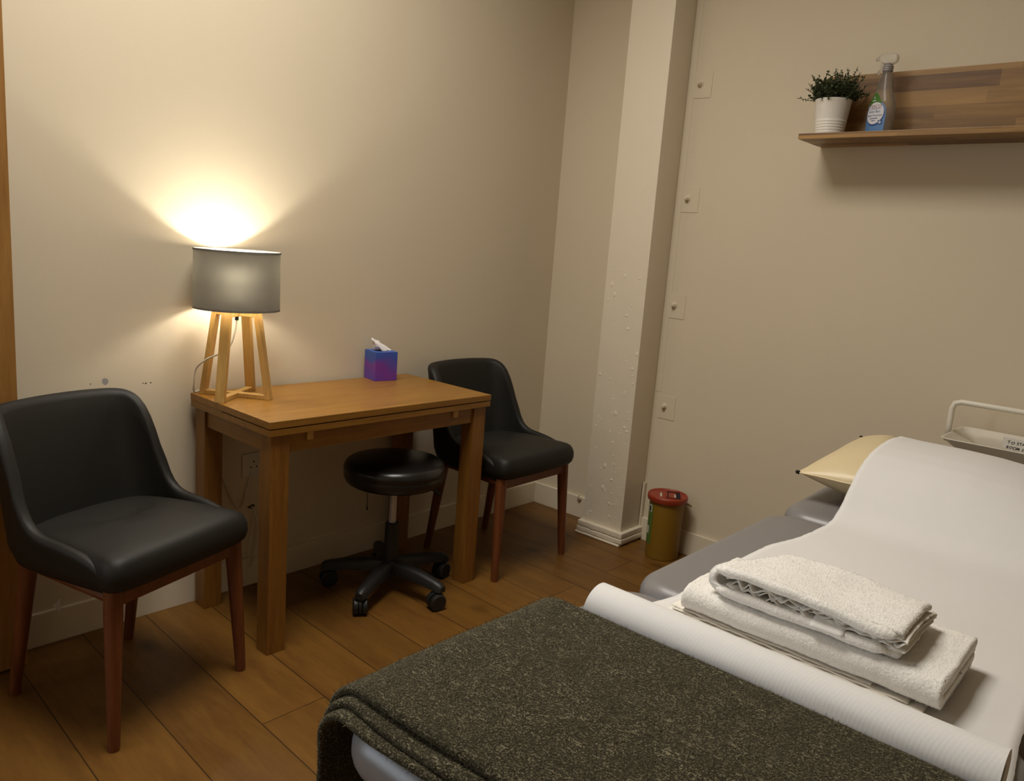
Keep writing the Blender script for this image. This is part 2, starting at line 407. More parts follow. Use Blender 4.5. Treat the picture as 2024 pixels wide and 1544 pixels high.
def add_lathe(bm, prof, n=40, c=(0, 0), mat=0, cap0=True, cap1=True):
    loops = [[(c[0] + r * math.cos(2 * PI * k / n), c[1] + r * math.sin(2 * PI * k / n), z) for k in range(n)] for r, z in prof]
    add_loops(bm, loops, True, cap0, cap1, mat)

def catmull(pts, n):
    P = [Vector(p) for p in pts]; out = []
    P = [P[0] * 2 - P[1]] + P + [P[-1] * 2 - P[-2]]
    for i in range(1, len(P) - 2):
        for k in range(n):
            t = k / n; a, b, c, d = P[i - 1:i + 3]
            out.append(0.5 * (2 * b + (c - a) * t + (2 * a - 5 * b + 4 * c - d) * t * t + (3 * b - a - 3 * c + d) * t ** 3))
    out.append(P[-2].copy()); return out

def interp(x, tab):
    if x <= tab[0][0]: return tab[0][1]
    for (a, fa), (b, fb) in zip(tab, tab[1:]):
        if x <= b:
            t = (x - a) / (b - a); return fa + (fb - fa) * t
    return tab[-1][1]

def sstep(a, b, x):
    t = max(0.0, min(1.0, (x - a) / (b - a))); return t * t * (3 - 2 * t)

def round_rect(x0, x1, y0, y1, r, seg=8):
    out = []
    for cx, cy, a0 in ((x1 - r, y1 - r, 0), (x0 + r, y1 - r, 90), (x0 + r, y0 + r, 180), (x1 - r, y0 + r, 270)):
        for k in range(seg + 1):
            a = math.radians(a0 + 90 * k / seg); out.append((cx + r * math.cos(a), cy + r * math.sin(a)))
    return out

def add_pad(bm, x0, x1, y0, y1, z0, z1, rc, re, dome=0.0, seg=6):
    """upholstered slab: round plan corners, round edges"""
    loops = []
    for k in range(seg + 1):
        a = -PI / 2 + (PI / 2) * k / seg
        ins = re * (1 - math.cos(a)); z = z0 + re + re * math.sin(a)
        loops.append([(x, y, z) for x, y in round_rect(x0 + ins, x1 - ins, y0 + ins, y1 - ins, max(0.004, rc - ins))])
    for k in range(seg + 1):
        a = (PI / 2) * k / seg
        ins = re * (1 - math.cos(a)); z = z1 - re + re * math.sin(a)
        loops.append([(x, y, z) for x, y in round_rect(x0 + ins, x1 - ins, y0 + ins, y1 - ins, max(0.004, rc - ins))])
    add_loops(bm, loops)

def thing(name, label, cat, loc=(0, 0, 0), rz=0.0, group=None):
    o = bpy.data.objects.new(name, None); C.objects.link(o); o.empty_display_size = 0.1
    o.location = loc; o.rotation_euler = (0, 0, rz)
    o['label'] = label; o['category'] = cat
    if group: o['group'] = group
    return o

def tag(o, label, cat, group=None):
    o['label'] = label; o['category'] = cat
    if group: o['group'] = group
    return o

def struct(o, label=None):
    o['kind'] = 'structure'
    if label: o['label'] = label
    return o

def dup(root, loc, rz, label, group=None):
    r = root.copy(); C.objects.link(r); r.location = loc; r.rotation_euler = (0, 0, rz); r['label'] = label
    if group: r['group'] = group
    for ch in list(root.children):
        c = ch.copy(); C.objects.link(c); c.parent = r
        for g in list(ch.children):
            d = g.copy(); C.objects.link(d); d.parent = c
    return r

def text_mesh(body, size, align='CENTER', shear=0.0, extrude=0.0, bold=0.0):
    cu = bpy.data.curves.new('writing', 'FONT'); cu.body = body; cu.size = size; cu.align_x = align; cu.shear = shear; cu.extrude = extrude; cu.space_character = 1.05; cu.offset = bold
    cu.resolution_u = 3
    o = bpy.data.objects.new('writing', cu); C.objects.link(o)
    dg = bpy.context.evaluated_depsgraph_get()
    me = bpy.data.meshes.new_from_object(o.evaluated_get(dg))
    bpy.data.objects.remove(o); bpy.data.curves.remove(cu)
    return me

def add_fibres(me, count, length, width, mat_ids, weights, lean=0.9, sel=None):
    """short loose fibres standing on the cloth, part of its own mesh"""
    bm = bmesh.new(); bm.from_mesh(me); bm.faces.ensure_lookup_table()
    faces = [f for f in bm.faces if (sel is None or sel(f))]
    areas = [f.calc_area() for f in faces]
    picks = random.choices(range(len(faces)), weights=areas, k=count)
    new = []
    for i in picks:
        f = faces[i]; vs = [v.co for v in f.verts]
        a, b = random.random(), random.random()
        if len(vs) == 4: p = vs[0].lerp(vs[1], a).lerp(vs[3].lerp(vs[2], a), b)
        else: p = f.calc_center_median()
        n = f.normal
        r = Vector((random.gauss(0, 1), random.gauss(0, 1), random.gauss(0, 1)))
        d = (n + r * lean * 0.6).normalized()
        if d.dot(n) < 0.15: d = (d + n * 0.5).normalized()
        L = length * random.uniform(0.5, 1.3)
        sdir = d.cross(r).normalized() * width * 0.5
        new.append((p - n * 0.0005, p + d * L * 0.55 + n * L * 0.05, p + d * L + r * L * 0.12, sdir, random.choices(mat_ids, weights)[0]))
    for p, q, e, s, mi in new:
        v = [bm.verts.new(x) for x in (p - s, p + s, q + s * 0.8, q - s * 0.8, e)]
        f = bm.faces.new((v[0], v[1], v[2], v[3])); f.material_index = mi; f.smooth = False
        f = bm.faces.new((v[3], v[2], v[4])); f.material_index = mi; f.smooth = False
    bm.to_mesh(me); bm.free()

# ------------------------------------------------------------------ setting
XB, YF, ZC = -3.75, -3.75, 3.2       # wall behind the camera, wall to the right of the camera, ceiling
def box_obj(name, lo, hi, mat, parent=None, bevel=0.0):
    bm = bmesh.new(); add_box(bm, lo, hi, bevel); return from_bm(name, bm, mat, parent)
struct(box_obj('floor', (XB - 1.2, YF - 0.1, -0.08), (0.1, 1.6, 0), 'floor'))
struct(box_obj('ceiling', (XB - 1.2, YF - 0.1, ZC), (0.1, 1.6, ZC + 0.08), 'ceiling'))
struct(box_obj('wall_left', (XB - 0.1, 0, 0), (0.1, 0.1, ZC), 'wall_left'))
struct(box_obj('wall_right', (0, YF - 0.1, 0), (0.1, 0, ZC), 'wall'))
struct(box_obj('wall_front', (XB - 1.2, YF - 0.1, 0), (0, YF, ZC), 'wall_far'))
# wall behind the camera with the open doorway beside the left wall
bm = bmesh.new()
DY0, DY1, DH = -0.16, -0.96, 2.04
add_box(bm, (XB - 0.1, YF, 0), (XB, DY1, ZC)); add_box(bm, (XB - 0.1, DY0, 0), (XB, 0, ZC)); add_box(bm, (XB - 0.1, DY1, DH), (XB, DY0, ZC))
struct(from_bm('wall_back', bm, 'wall'))
struct(box_obj('wall_hall', (XB - 1.2, YF - 0.1, 0), (XB - 1.1, 1.6, ZC), 'wall'))

struct(box_obj('wall_hall_end', (XB - 1.2, 1.5, 0), (0.1, 1.6, ZC), 'wall'))
def skirting(name, pts_lo, pts_hi, h=0.104):
    bm = bmesh.new(); add_box(bm, pts_lo, pts_hi, 0.002); return struct(from_bm(name, bm, 'gloss_trim'))
skirting('baseboard_left', (XB, -0.015, 0), (0, 0, 0.104))
skirting('baseboard_right', (-0.015, YF, 0), (0, -0.015, 0.104))
# open door leaf resting against the left wall
d = struct(box_obj('door_1', (-3.16, -0.112, 0.008), (-2.381, -0.072, 2.05), 'door', None, 0.0015), 'oak door leaf swung open against the left wall')
bm = bmesh.new(); add_lathe(bm, [(0.026, 0), (0.026, 0.006), (0.009, 0.008), (0.009, 0.045)], 20)
bm2 = bmesh.new(); merge(bm2, bm, Matrix.Translation((-2.445, -0.112, 1.0)) @ Matrix.Rotation(PI / 2, 4, 'X'))
add_tube(bm2, [(-2.445, -0.152, 1.0), (-2.50, -0.156, 1.0), (-2.56, -0.156, 1.0)], 0.009)
from_bm('door_handle', bm2, 'steel', d, auto=40)

# painted pillar engaged in the right wall, with stepped base
PX, PY0, PY1 = -0.163, -0.437, -0.650
bm = bmesh.new(); add_box(bm, (PX, PY1, 0.0), (-0.0003, PY0, ZC - 0.002), 0.006, 2)
prng = random.Random(11)
def lump(y, z, ry, rz, hgt):
    loops = []
    for k, (f, g) in enumerate(((1.15, -0.2), (1.0, 0.25), (0.78, 0.72), (0.45, 0.95), (0.12, 1.0))):
        loops.append([(PX + 0.0003 - hgt * g, y + ry * f * math.cos(t) * (1 + 0.3 * noise.noise(Vector((math.cos(t) * 1.5, math.sin(t) * 1.5, z * 50)))), z + rz * f * math.sin(t) * (1 + 0.3 * noise.noise(Vector((math.cos(t) * 1.5, z * 50, math.sin(t) * 1.5))))) for t in [2 * PI * j / 14 for j in range(14)]])
    add_loops(bm, loops)
for i in range(120):
    z = 0.08 + 1.15 * prng.random() ** 1.5; y = PY1 + 0.012 + 0.188 * (prng.random() ** 0.75 if i % 3 else prng.random() * 0.35)
    big = prng.random() < 0.22; e = 1.6 if prng.random() < 0.5 else 0.9
    r_ = prng.uniform(0.004, 0.0085) if big else prng.uniform(0.0014, 0.0042)
    lump(min(y, PY0 - 0.014), z, r_, r_ * e, prng.uniform(0.0012, 0.0024) if big else prng.uniform(0.0008, 0.0018))
for f_ in bm.faces: f_.smooth = True
pl = struct(from_bm('pillar', bm, 'pillar', auto=30), 'lumpy cream painted square pillar standing against the right wall')
bm = bmesh.new()
def wob_box(lo, hi):
    b2 = bmesh.new(); add_box(b2, lo, hi, 0.004, 2)
    bmesh.ops.subdivide_edges(b2, edges=[e for e in b2.edges if e.calc_length() > 0.03], cuts=8, use_grid_fill=True)
    for v in b2.verts: v.co += noise.noise_vector(v.co * 38) * 0.0024
    merge(bm, b2)
wob_box((PX - 0.022, PY1 - 0.020, 0.036), (-0.004, PY0 + 0.012, 0.062))
wob_box((PX - 0.024, PY1 - 0.022, 0.012), (-0.004, PY0 + 0.014, 0.034))
wob_box((PX - 0.030, PY1 - 0.012, 0.0), (-0.02, PY0 + 0.018, 0.010))
from_bm('pillar_base', bm, 'pillar', pl, smooth=True)
struct(box_obj('trim_1', (-0.020, PY1 - 0.012, 0.0), (-0.001, PY1 - 0.002, 0.27), 'gloss_trim', None, 0.002))
# thin board joint up the right wall beside the pillar
struct(box_obj('trim_2', (-0.0012, -0.6815, 0.70), (0.001, -0.652, ZC - 0.01), 'wall', None, 0.0004))

# ------------------------------------------------------------------ bolted plates on the right wall
def wall_plate(loc, label, w=0.08, h=0.104, tilt=0.0):
    t = thing('wall_plate', label, 'wall plate', loc, 0, 'bolted plates beside the pillar')
    bm = bmesh.new(); add_box(bm, (-0.0020, -w / 2, -h / 2), (-0.0002, w / 2, h / 2), 0.0008, 2)
    for v in bm.verts:
        k = noise.noise(Vector((v.co.y * 60 + loc[2] * 9, v.co.z * 60, 0))) * 0.0012; v.co.z += k; v.co.y += k
    from_bm('plate', bm, 'wall', t)
    bm = bmesh.new(); b2 = bmesh.new()
    add_lathe(b2, [(0.0175, 0.0), (0.0175, 0.004), (0.0145, 0.006), (0.0105, 0.0065), (0.0105, 0.012), (0.009, 0.014)], 20)
    merge(bm, b2, Matrix.Translation((-0.0015, 0.014, 0.005)) @ Matrix.Scale(0.8, 4) @ Matrix.Rotation(-PI / 2, 4, 'Y'))
    b2 = bmesh.new(); add_lathe(b2, [(0.0125, 0), (0.0125, 0.008), (0.011, 0.009)], 6)
    merge(bm, b2, Matrix.Translation((-0.010, 0.014, 0.005)) @ Matrix.Scale(0.75, 4) @ Matrix.Rotation(-PI / 2, 4, 'Y'))
    add_tube(bm, [(-0.014, 0.014, 0.005), (-0.021, 0.014, 0.005)], 0.0045, 10)
    from_bm('bolt', bm, 'wall', t, auto=35)
    return t
wall_plate((0, -0.722, 2.008), 'topmost painted square plate with bolt beside the pillar')
wall_plate((0, -0.722, 1.541), 'second painted bolted plate from the top beside the pillar')
wall_plate((0, -0.715, 1.085), 'third painted bolted plate from the top beside the pillar')
wall_plate((0, -0.722, 0.633), 'lowest painted bolted plate, above the yellow bin')

# ------------------------------------------------------------------ table
TX, TY, TW, TD, TH = -1.8536, -0.018, 0.9217, 0.488, 0.74
tb = thing('side_table', 'oak extending side table against the left wall holding a lit lamp', 'table', (TX, TY, 0), -0.0072)
def part(name, parent, mat, *boxes, bevel=0.0015):
    bm = bmesh.new()
    for lo, hi in boxes: add_box(bm, lo, hi, bevel)
    return from_bm(name, bm, mat, parent)
part('table_top', tb, 'oak_x', ((0, -TD, TH - 0.0215), (TW, 0, TH)))
part('extension_leaf', tb, 'oak_x', ((0.001, -TD + 0.001, TH - 0.0445), (TW - 0.001, -TD * 0.42, TH - 0.0245)))
part('under_panel', tb, 'oak_y', ((0.001, -TD * 0.42 + 0.0005, TH - 0.0445), (TW - 0.001, -0.001, TH - 0.0216)))
LI, LW = 0.012, 0.062
for lx in (LI, TW - LI - LW):
    for ly in (-LI - LW, -TD + LI):
        part('leg', tb, 'oak_z', ((lx, ly, 0), (lx + LW, ly + LW, TH - 0.0447)), bevel=0.002)
part('apron', tb, 'oak_x', ((LI + LW, -TD + LI + 0.008, 0.637), (TW - LI - LW, -TD + LI + 0.028, TH - 0.046)))
part('apron', tb, 'oak_x', ((LI + LW, -LI - 0.030, 0.637), (TW - LI - LW, -LI - 0.010, TH - 0.046)))
part('apron', tb, 'oak_y', ((LI + 0.008, -TD + LI + LW, 0.637), (LI + 0.028, -LI - LW, TH - 0.046)))
part('apron', tb, 'oak_y', ((TW - LI - 0.028, -TD + LI + LW, 0.637), (TW - LI - 0.008, -LI - LW, TH - 0.046)))
for x in (0.135, 0.745):
    part('finger_tab', tb, 'pine', ((x, -TD + LI + 0.000, 0.668), (x + 0.022, -TD + LI + 0.008, TH - 0.0447)), bevel=0.001)

# ------------------------------------------------------------------ chairs
def plan_path():
    half = [(0.226, -0.200), (0.230, -0.12), (0.233, -0.02), (0.233, 0.07), (0.226, 0.130), (0.205, 0.180), (0.165, 0.212), (0.09, 0.230), (0.0, 0.236)]
    pts = [(-x, y, 0) for x, y in half] + [(x, y, 0) for x, y in reversed(half[:-1])]
    return catmull(pts, 5)
RIM = [(-0.200, 0.432), (-0.188, 0.452), (-0.165, 0.472), (-0.12, 0.490), (-0.05, 0.502), (0.02, 0.506), (0.05, 0.513), (0.083, 0.548), (0.098, 0.595), (0.118, 0.680), (0.136, 0.750), (0.155, 0.776), (0.18, 0.789), (0.24, 0.796)]
def chair(name, label, loc, rz, group):
    t = thing(name, label, 'chair', loc, rz, group)
    path = plan_path(); n = len(path)
    sm = []
    for i in range(n):
        h = interp(path[i].y, RIM); sm.append(h)
    for _ in range(2): sm = [sm[0]] + [(sm[i - 1] + 2 * sm[i] + sm[i + 1]) / 4 for i in range(1, n - 1)] + [sm[-1]]
    bm = bmesh.new(); loops = []
    ZB = 0.402
    for i, p in enumerate(path):
        d = (path[min(i + 1, n - 1)] - path[max(i - 1, 0)]).normalized()
        nin = Vector((d.y, -d.x, 0))                 # inward (path runs left arm -> back -> right arm)
        if nin.dot(Vector((0, 0.0, 0)) - p) < 0 : nin = -nin
        h = sm[i]; e = min(i, n - 1 - i)
        th = 0.030 + 0.010 * sstep(0.1, 0.2, p.y); th *= 0.55 + 0.45 * sstep(0, 5, e)
        def at(off, z):
            w = sstep(0.0, 0.20, p.y); k = max(0, (z - 0.43) / 0.36)
            q = p + nin * off
            q = q + Vector((0, 0.062 * w * k ** 1.1, 0))
            q.x *= 1 + 0.04 * w * k
            if p.y < 0.1: q.x *= 1 + 0.02 * max(0, (z - 0.43) / 0.08) * (1 - w)
            zb = z
            if z <= 0.43: q += nin * (0.43 - z) * 0.55    # shell tucks in underneath
            return (q.x, q.y, zb)
        r = th / 2; L = []
        for k in range(9): L.append(at(0, ZB + (h - r - ZB) * k / 8))
        for k in range(1, 6):
            a = PI * k / 6; L.append(at(r - r * math.cos(a), h - r + r * math.sin(a)))
        for k in range(9): L.append(at(th, h - r + (ZB - h + r) * k / 8))
        loops.append(L)
    add_loops(bm, loops)
    from_bm('backrest', bm, 'leather', t, smooth=True)
    # seat
    half = [(0, -0.236), (0.12, -0.234), (0.195, -0.229), (0.219, -0.217), (0.227, -0.198), (0.226, -0.170), (0.219, -0.10), (0.210, 0.0), (0.202, 0.10), (0.175, 0.165), (0.09, 0.192), (0, 0.196)]
    out = [(x, y, 0) for x, y in half] + [(-x, y, 0) for x, y in reversed(half[1:-1])]
    out = catmull(out + [out[0]], 4)[:-1]
    cen = Vector((0, -0.02, 0)); loops = []
    for z, ins in ((0.406, 0.020), (0.412, 0.008), (0.422, 0.001), (0.440, -0.003), (0.462, -0.002), (0.480, 0.003), (0.490, 0.009), (0.496, 0.018), (0.500, 0.032), (0.503, 0.06), (0.506, 0.11), (0.508, 0.17), (0.508, 0.205)):
        s = 1 - ins / 0.225
        loops.append([(cen.x + (q.x) * s, cen.y + (q.y - cen.y) * s, z - 0.012 * sstep(-0.05, 0.2, q.y) - (0.003 if z > 0.47 else 0)) for q in out])
    bm = bmesh.new(); add_loops(bm, loops); from_bm('seat', bm, 'leather', t, smooth=True)
    # wooden under-frame
    bm = bmesh.new()
    add_box(bm, (-0.19, -0.200, 0.368), (0.19, -0.182, 0.408), 0.002)
    add_box(bm, (-0.165, 0.155, 0.368), (0.165, 0.173, 0.403), 0.002)
    for s in (-1, 1):
        add_tube(bm, [(s * 0.198, -0.18, 0.388), (s * 0.172, 0.165, 0.388)], 0.014, 8)
    from_bm('seat_frame', bm, 'leg_wood', t)
    for s in (-1, 1):
        bm = bmesh.new(); add_tube(bm, [(s * 0.198, -0.188, 0.410), (s * 0.200, -0.189, 0.35), (s * 0.217, -0.204, 0.012), (s * 0.2175, -0.2045, 0)], [0.022, 0.0225, 0.0145, 0.0135], 18)
        from_bm('leg', bm, 'leg_wood', t, auto=50)
        bm = bmesh.new(); add_tube(bm, [(s * 0.170, 0.150, 0.412), (s * 0.171, 0.157, 0.36), (s * 0.182, 0.213, 0.012), (s * 0.182, 0.214, 0)], [0.022, 0.022, 0.0145, 0.0135], 18)
        from_bm('leg', bm, 'leg_wood', t, auto=50)
    return t
ch = chair('upholstered_chair', 'black leather-look chair beside the oak door, left of the table', (-2.212, -0.385, 0), 0.315, 'black upholstered chairs')
dup(ch, (-0.680, -0.348, 0), 0.025, 'black leather-look chair right of the table, half behind its leg', 'black upholstered chairs')

# ------------------------------------------------------------------ stool
st = thing('swivel_stool', 'low round black swivel stool on castors under the table', 'stool', (-1.252, -0.355, 0), 0)
bm = bmesh.new()
add_lathe(bm, [(r_ * 1.15, 0.4625 + (z_ - 0.4625) * 1.28) for r_, z_ in [(0.10, 0.424), (0.140, 0.426), (0.152, 0.432), (0.158, 0.444), (0.1595, 0.456), (0.1575, 0.462), (0.160, 0.466), (0.159, 0.476), (0.153, 0.486), (0.142, 0.492), (0.11, 0.497), (0.06, 0.500), (0.02, 0.5005)]], 56)
from_bm('seat', bm, 'stool_vinyl', st, smooth=True)
bm = bmesh.new(); add_lathe(bm, [(0.075, 0.398), (0.075, 0.4128), (0.03, 0.4130)], 24); from_bm('seat_plate', bm, 'black_plastic', st, auto=40)
bm = bmesh.new(); add_lathe(bm, [(0.0135, 0.24), (0.0135, 0.40)], 20); from_bm('gas_lift', bm, 'chrome', st, auto=40)
bm = bmesh.new(); add_lathe(bm, [(0.029, 0.085), (0.029, 0.16), (0.0265, 0.17), (0.0255, 0.258), (0.022, 0.262), (0.014, 0.262)], 24); from_bm('column_sleeve', bm, 'black_plastic', st, auto=40)
bm = bmesh.new(); add_tube(bm, [(0.05, -0.03, 0.404), (0.11, -0.05, 0.400), (0.135, -0.06, 0.385)], 0.0055, 8); add_tube(bm, [(0.130, -0.058, 0.389), (0.165, -0.072, 0.353)], [0.009, 0.008], 10)
from_bm('lever', bm, 'black_plastic', st, auto=40)
bm = bmesh.new(); add_lathe(bm, [(0.040, 0.066), (0.046, 0.075), (0.044, 0.105), (0.034, 0.118), (0.030, 0.12)], 24); from_bm('hub', bm, 'black_plastic', st, auto=40)
for k, a in enumerate((-154, -82, -10, 62, 134)):
    A = math.radians(a); dx, dy = math.cos(A), math.sin(A)
    bm = bmesh.new(); loops = []
    for r, z, w, h in ((0.028, 0.096, 0.029, 0.024), (0.09, 0.096, 0.0265, 0.022), (0.16, 0.091, 0.023, 0.0195), (0.218, 0.083, 0.021, 0.0175), (0.243, 0.078, 0.020, 0.016), (0.253, 0.075, 0.0150, 0.0110)):
        c = Vector((dx * r, dy * r, z)); s = Vector((-dy, dx, 0))
        loops.append([c + s * (w * x) + Vector((0, 0, h * y)) for x, y in ((-1, -0.8), (-0.85, 0.5), (-0.5, 1), (0.5, 1), (0.85, 0.5), (1, -0.8), (0.7, -1), (-0.7, -1))])
    add_loops(bm, loops); lg = from_bm('base_leg', bm, 'black_plastic', st, auto=50)
    # twin wheel castor
    bm = bmesh.new(); c = Vector((dx * 0.238, dy * 0.238, 0.0305)); B = A + (0.5, 1.2, 0.3, 0.9, 0.4)[k]
    ax = Vector((math.cos(B + PI / 2), math.sin(B + PI / 2), 0)); off = Vector((math.cos(B), math.sin(B), 0)) * -0.012
    for s in (-1, 1):
        b2 = bmesh.new(); add_lathe(b2, [(0.012, -0.010), (0.026, -0.010), (0.0305, -0.006), (0.0305, 0.006), (0.026, 0.010), (0.012, 0.010)], 24)
        merge(bm, b2, Matrix.Translation(c + off + ax * s * 0.0150) @ ax.to_track_quat('Z', 'Y').to_matrix().to_4x4())
    b2 = bmesh.new(); add_lathe(b2, [(0.032, -0.0045), (0.032, 0.0045)], 20)
    merge(bm, b2, Matrix.Translation(c + off + Vector((0, 0, 0.003))) @ ax.to_track_quat('Z', 'Y').to_matrix().to_4x4())
    add_tube(bm, [c + Vector((0, 0, 0.015)), c + Vector((0, 0, 0.050))], 0.011, 10)
    from_bm('castor', bm, 'black_plastic', lg, auto=40)

# ------------------------------------------------------------------ lamp
LX, LY = -1.757, -0.1345
lamp = thing('table_lamp', 'lit table lamp with grey drum shade on four pine legs', 'lamp', (LX, LY, TH), 0)
SZ0, SZ1, SR = 0.290, 0.471, 0.1320
bm = bmesh.new(); add_lathe(bm, [(SR + 0.0005, SZ0), (SR, (SZ0 + SZ1) / 2), (SR - 0.0005, SZ1)], 72, cap0=False, cap1=False)
shd = from_bm('lamp_shade', bm, 'shade', lamp, smooth=True)
for z in (SZ0, SZ1):
    bm = bmesh.new()
    loops = [[((SR + r) * math.cos(a), (SR + r) * math.sin(a), z + dz) for a in [2 * PI * k / 72 for k in range(72)]] for r, dz in ((-0.0012, -0.003), (0.0012, -0.003), (0.0014, 0.003), (-0.0012, 0.003), (-0.0012, -0.003))]
    add_loops(bm, loops, True, False, False); from_bm('shade_rim', bm, 'shade_rim', shd, auto=40)
bm = bmesh.new()
for k in range(3):
    a = 0.4 + 2 * PI * k / 3; add_tube(bm, [(0.02 * math.cos(a), 0.02 * math.sin(a), 0.293), (SR * math.cos(a), SR * math.sin(a), 0.300)], 0.0015, 6)
from_bm('shade_spider', bm, 'chrome', shd)
A0 = math.radians(36)
RB, RT, HT = 0.103, 0.060, 0.285
for k in range(4):
    a = A0 + PI / 2 * k; dr = Vector((math.cos(a), math.sin(a), 0)); s = Vector((-dr.y, dr.x, 0))
    bm = bmesh.new(); w, tk = 0.0155, 0.0165
    loops = []
    for R_, z in ((RB, 0.0), (RT, HT)):
        loops.append([dr * (R_ + t) + s * q + Vector((0, 0, z)) for q, t in ((-w, 0), (w, 0), (w, tk), (-w, tk))])
    add_loops(bm, loops); bmesh.ops.bevel(bm, geom=list(bm.edges), offset=0.0012, segments=1, affect='EDGES')
    from_bm('leg', bm, 'pine', lamp)
def cross(name, R_, z0, z1, w):
    bm = bmesh.new()
    for k in range(2):
        rot = Matrix.Rotation(A0 + PI / 2 * k, 4, 'Z')
        add_box(bm, (-R_, -w, z0 + 0.0003 * k), (R_, w, z1 - 0.0003 * k), 0.001, 1) if False else None
        b2 = bmesh.new(); add_box(b2, (-R_, -w, z0 + 0.0004 * k), (R_, w, z1 - 0.0004 * k), 0.001, 1); merge(bm, b2, rot)
    return from_bm(name, bm, 'pine', lamp)
cross('base_cross', RB + 0.003, 0.0, 0.0155, 0.0125)
cross('top_cross', RT + 0.004, HT - 0.020, HT - 0.004, 0.0125)
bm = bmesh.new(); add_lathe(bm, [(0.017, HT - 0.003), (0.019, HT + 0.012), (0.019, HT + 0.045), (0.014, HT + 0.05)], 20); add_lathe(bm, [(0.006, HT - 0.034), (0.006, HT - 0.019)], 10)
from_bm('lamp_socket', bm, 'black_plastic', lamp, auto=40)
pts = catmull([(0.0, 0, HT - 0.032), (-0.008, -0.004, HT - 0.07), (-0.03, 0.0, 0.16), (-0.075, 0.055, 0.118), (-0.094, 0.084, 0.085), (-0.096, 0.094, 0.035), (-0.088, 0.108, 0.005), (-0.062, 0.118, 0.003), (-0.050, 0.1260, -0.03), (-0.02, 0.1255, -0.20), (0.03, 0.1255, -0.33), (0.09, 0.1255, -0.44), (0.135, 0.124, -0.31)], 8)
bm = bmesh.new(); add_tube(bm, pts, 0.0028, 8); from_bm('flex', bm, 'cord', lamp, smooth=True)
ld = bpy.data.lights.new('bulb_light', 'POINT'); ld.energy = 2.3; ld.color = (1.0, 0.94, 0.81); ld.shadow_soft_size = 0.022
lo = bpy.data.objects.new('bulb_light', ld); C.objects.link(lo); lo.parent = lamp; lo.location = (0, 0, SZ0 + 0.072)
la = bpy.data.lights.new('bulb_dome_light', 'AREA'); la.shape = 'DISK'; la.size = 0.05; la.energy = 1.7; la.color = (1.0, 0.94, 0.81)
lo = bpy.data.objects.new('bulb_dome_light', la); C.objects.link(lo); lo.parent = lamp; lo.location = (0, 0, SZ0 + 0.078); lo.rotation_euler = (PI, 0, 0)

# ------------------------------------------------------------------ tissue box
tz = thing('tissue_box', 'purple and blue cube tissue box on the table', 'tissue box', (-1.112, -0.075, TH), math.radians(-11))
BW, BH = 0.047, 0.113
bm = bmesh.new(); add_box(bm, (-BW, -BW, 0), (BW, BW, BH), 0.0015, 2); from_bm('carton', bm, 'tissue_box', tz)
bm = bmesh.new(); add_loops(bm, [[(0.030 * math.cos(a), 0.022 * math.sin(a), z) for a in [2 * PI * k / 28 for k in range(28)]] for z in (BH - 0.0005, BH + 0.0006)]); from_bm('opening', bm, 'dark_hole', tz)
bm = bmesh.new(); rows = []
for i in range(21):                       # a pulled-up tuft leaning to the left, its tip flopping over
    v = i / 20; row = []
    cx = 0.012 - 0.052 * v; cz = BH - 0.004 + 0.060 * v - 0.010 * v * v
    wid = 0.026 * (1 - v) ** 0.8 + 0.011 + 0.004 * math.sin(v * 7); dep = 0.015 * (1 - 0.5 * v)
    for k in range(36):
        a = 2 * PI * k / 36
        rr = 1 + 0.16 * math.sin(a * 3 + v * 2.5) + 0.10 * noise.noise(Vector((math.cos(a) * 2, math.sin(a) * 2, v * 4)))
        row.append((cx + wid * rr * math.cos(a) * (0.75 if v > 0.9 else 1), dep * rr * math.sin(a) * (0.6 if v > 0.9 else 1), cz + 0.010 * noise.noise(Vector((math.cos(a) * 2, math.sin(a) * 2, v * 3 + 5))) - 0.25 * wid * math.cos(a)))
    rows.append(row)
add_loops(bm, rows); o = from_bm('tissue', bm, 'tissue', tz, smooth=True)

# ------------------------------------------------------------------ wall outlet, tag, hook
wo = thing('wall_outlet', 'white power socket on the left wall under the table', 'socket', (-1.615, 0, 0.452), 0)
bm = bmesh.new(); add_box(bm, (-0.043, -0.009, -0.043), (0.043, 0.0, 0.043), 0.003, 2); from_bm('face_plate', bm, 'white_plastic', wo)
bm = bmesh.new()
for x, z, w, h in ((0, 0.014, 0.004, 0.008), (-0.011, -0.006, 0.0065, 0.004), (0.011, -0.006, 0.0065, 0.004)): add_box(bm, (x - w / 2, -0.0096, z - h / 2), (x + w / 2, -0.0085, z + h / 2))
from_bm('pin_hole', bm, 'dark_hole', wo)
bm = bmesh.new(); add_box(bm, (0.020, -0.0125, 0.018), (0.032, -0.008, 0.034), 0.001); from_bm('rocker_switch', bm, 'white_plastic', wo)
hc = thing('hanging_cable', 'thin white cable loop hanging from a hole in the left wall', 'cable', (-1.617, 0, 0), 0)
bm = bmesh.new(); add_tube(bm, catmull([(0, -0.001, 0.295), (0.008, -0.012, 0.28), (0.016, -0.021, 0.2), (0.004, -0.022, 0.12), (-0.012, -0.022, 0.075), (-0.018, -0.022, 0.10), (-0.012, -0.021, 0.18), (0.002, -0.012, 0.25), (0.006, -0.004, 0.285)], 8), 0.0024, 8)
from_bm('loop', bm, 'cord', hc, smooth=True)
tg = thing('paper_tag', 'small white triangular tag on a thread by the left skirting', 'tag', (-2.272, -0.02, 0), 0)
bm = bmesh.new(); vs = [(-0.012, 0, 0.122), (0.011, 0, 0.140), (0.010, 0, 0.092)]
add_loops(bm, [[(x, y, z) for x, _, z in vs] for y in (0.0, 0.0012)]); from_bm('card', bm, 'note', tg)
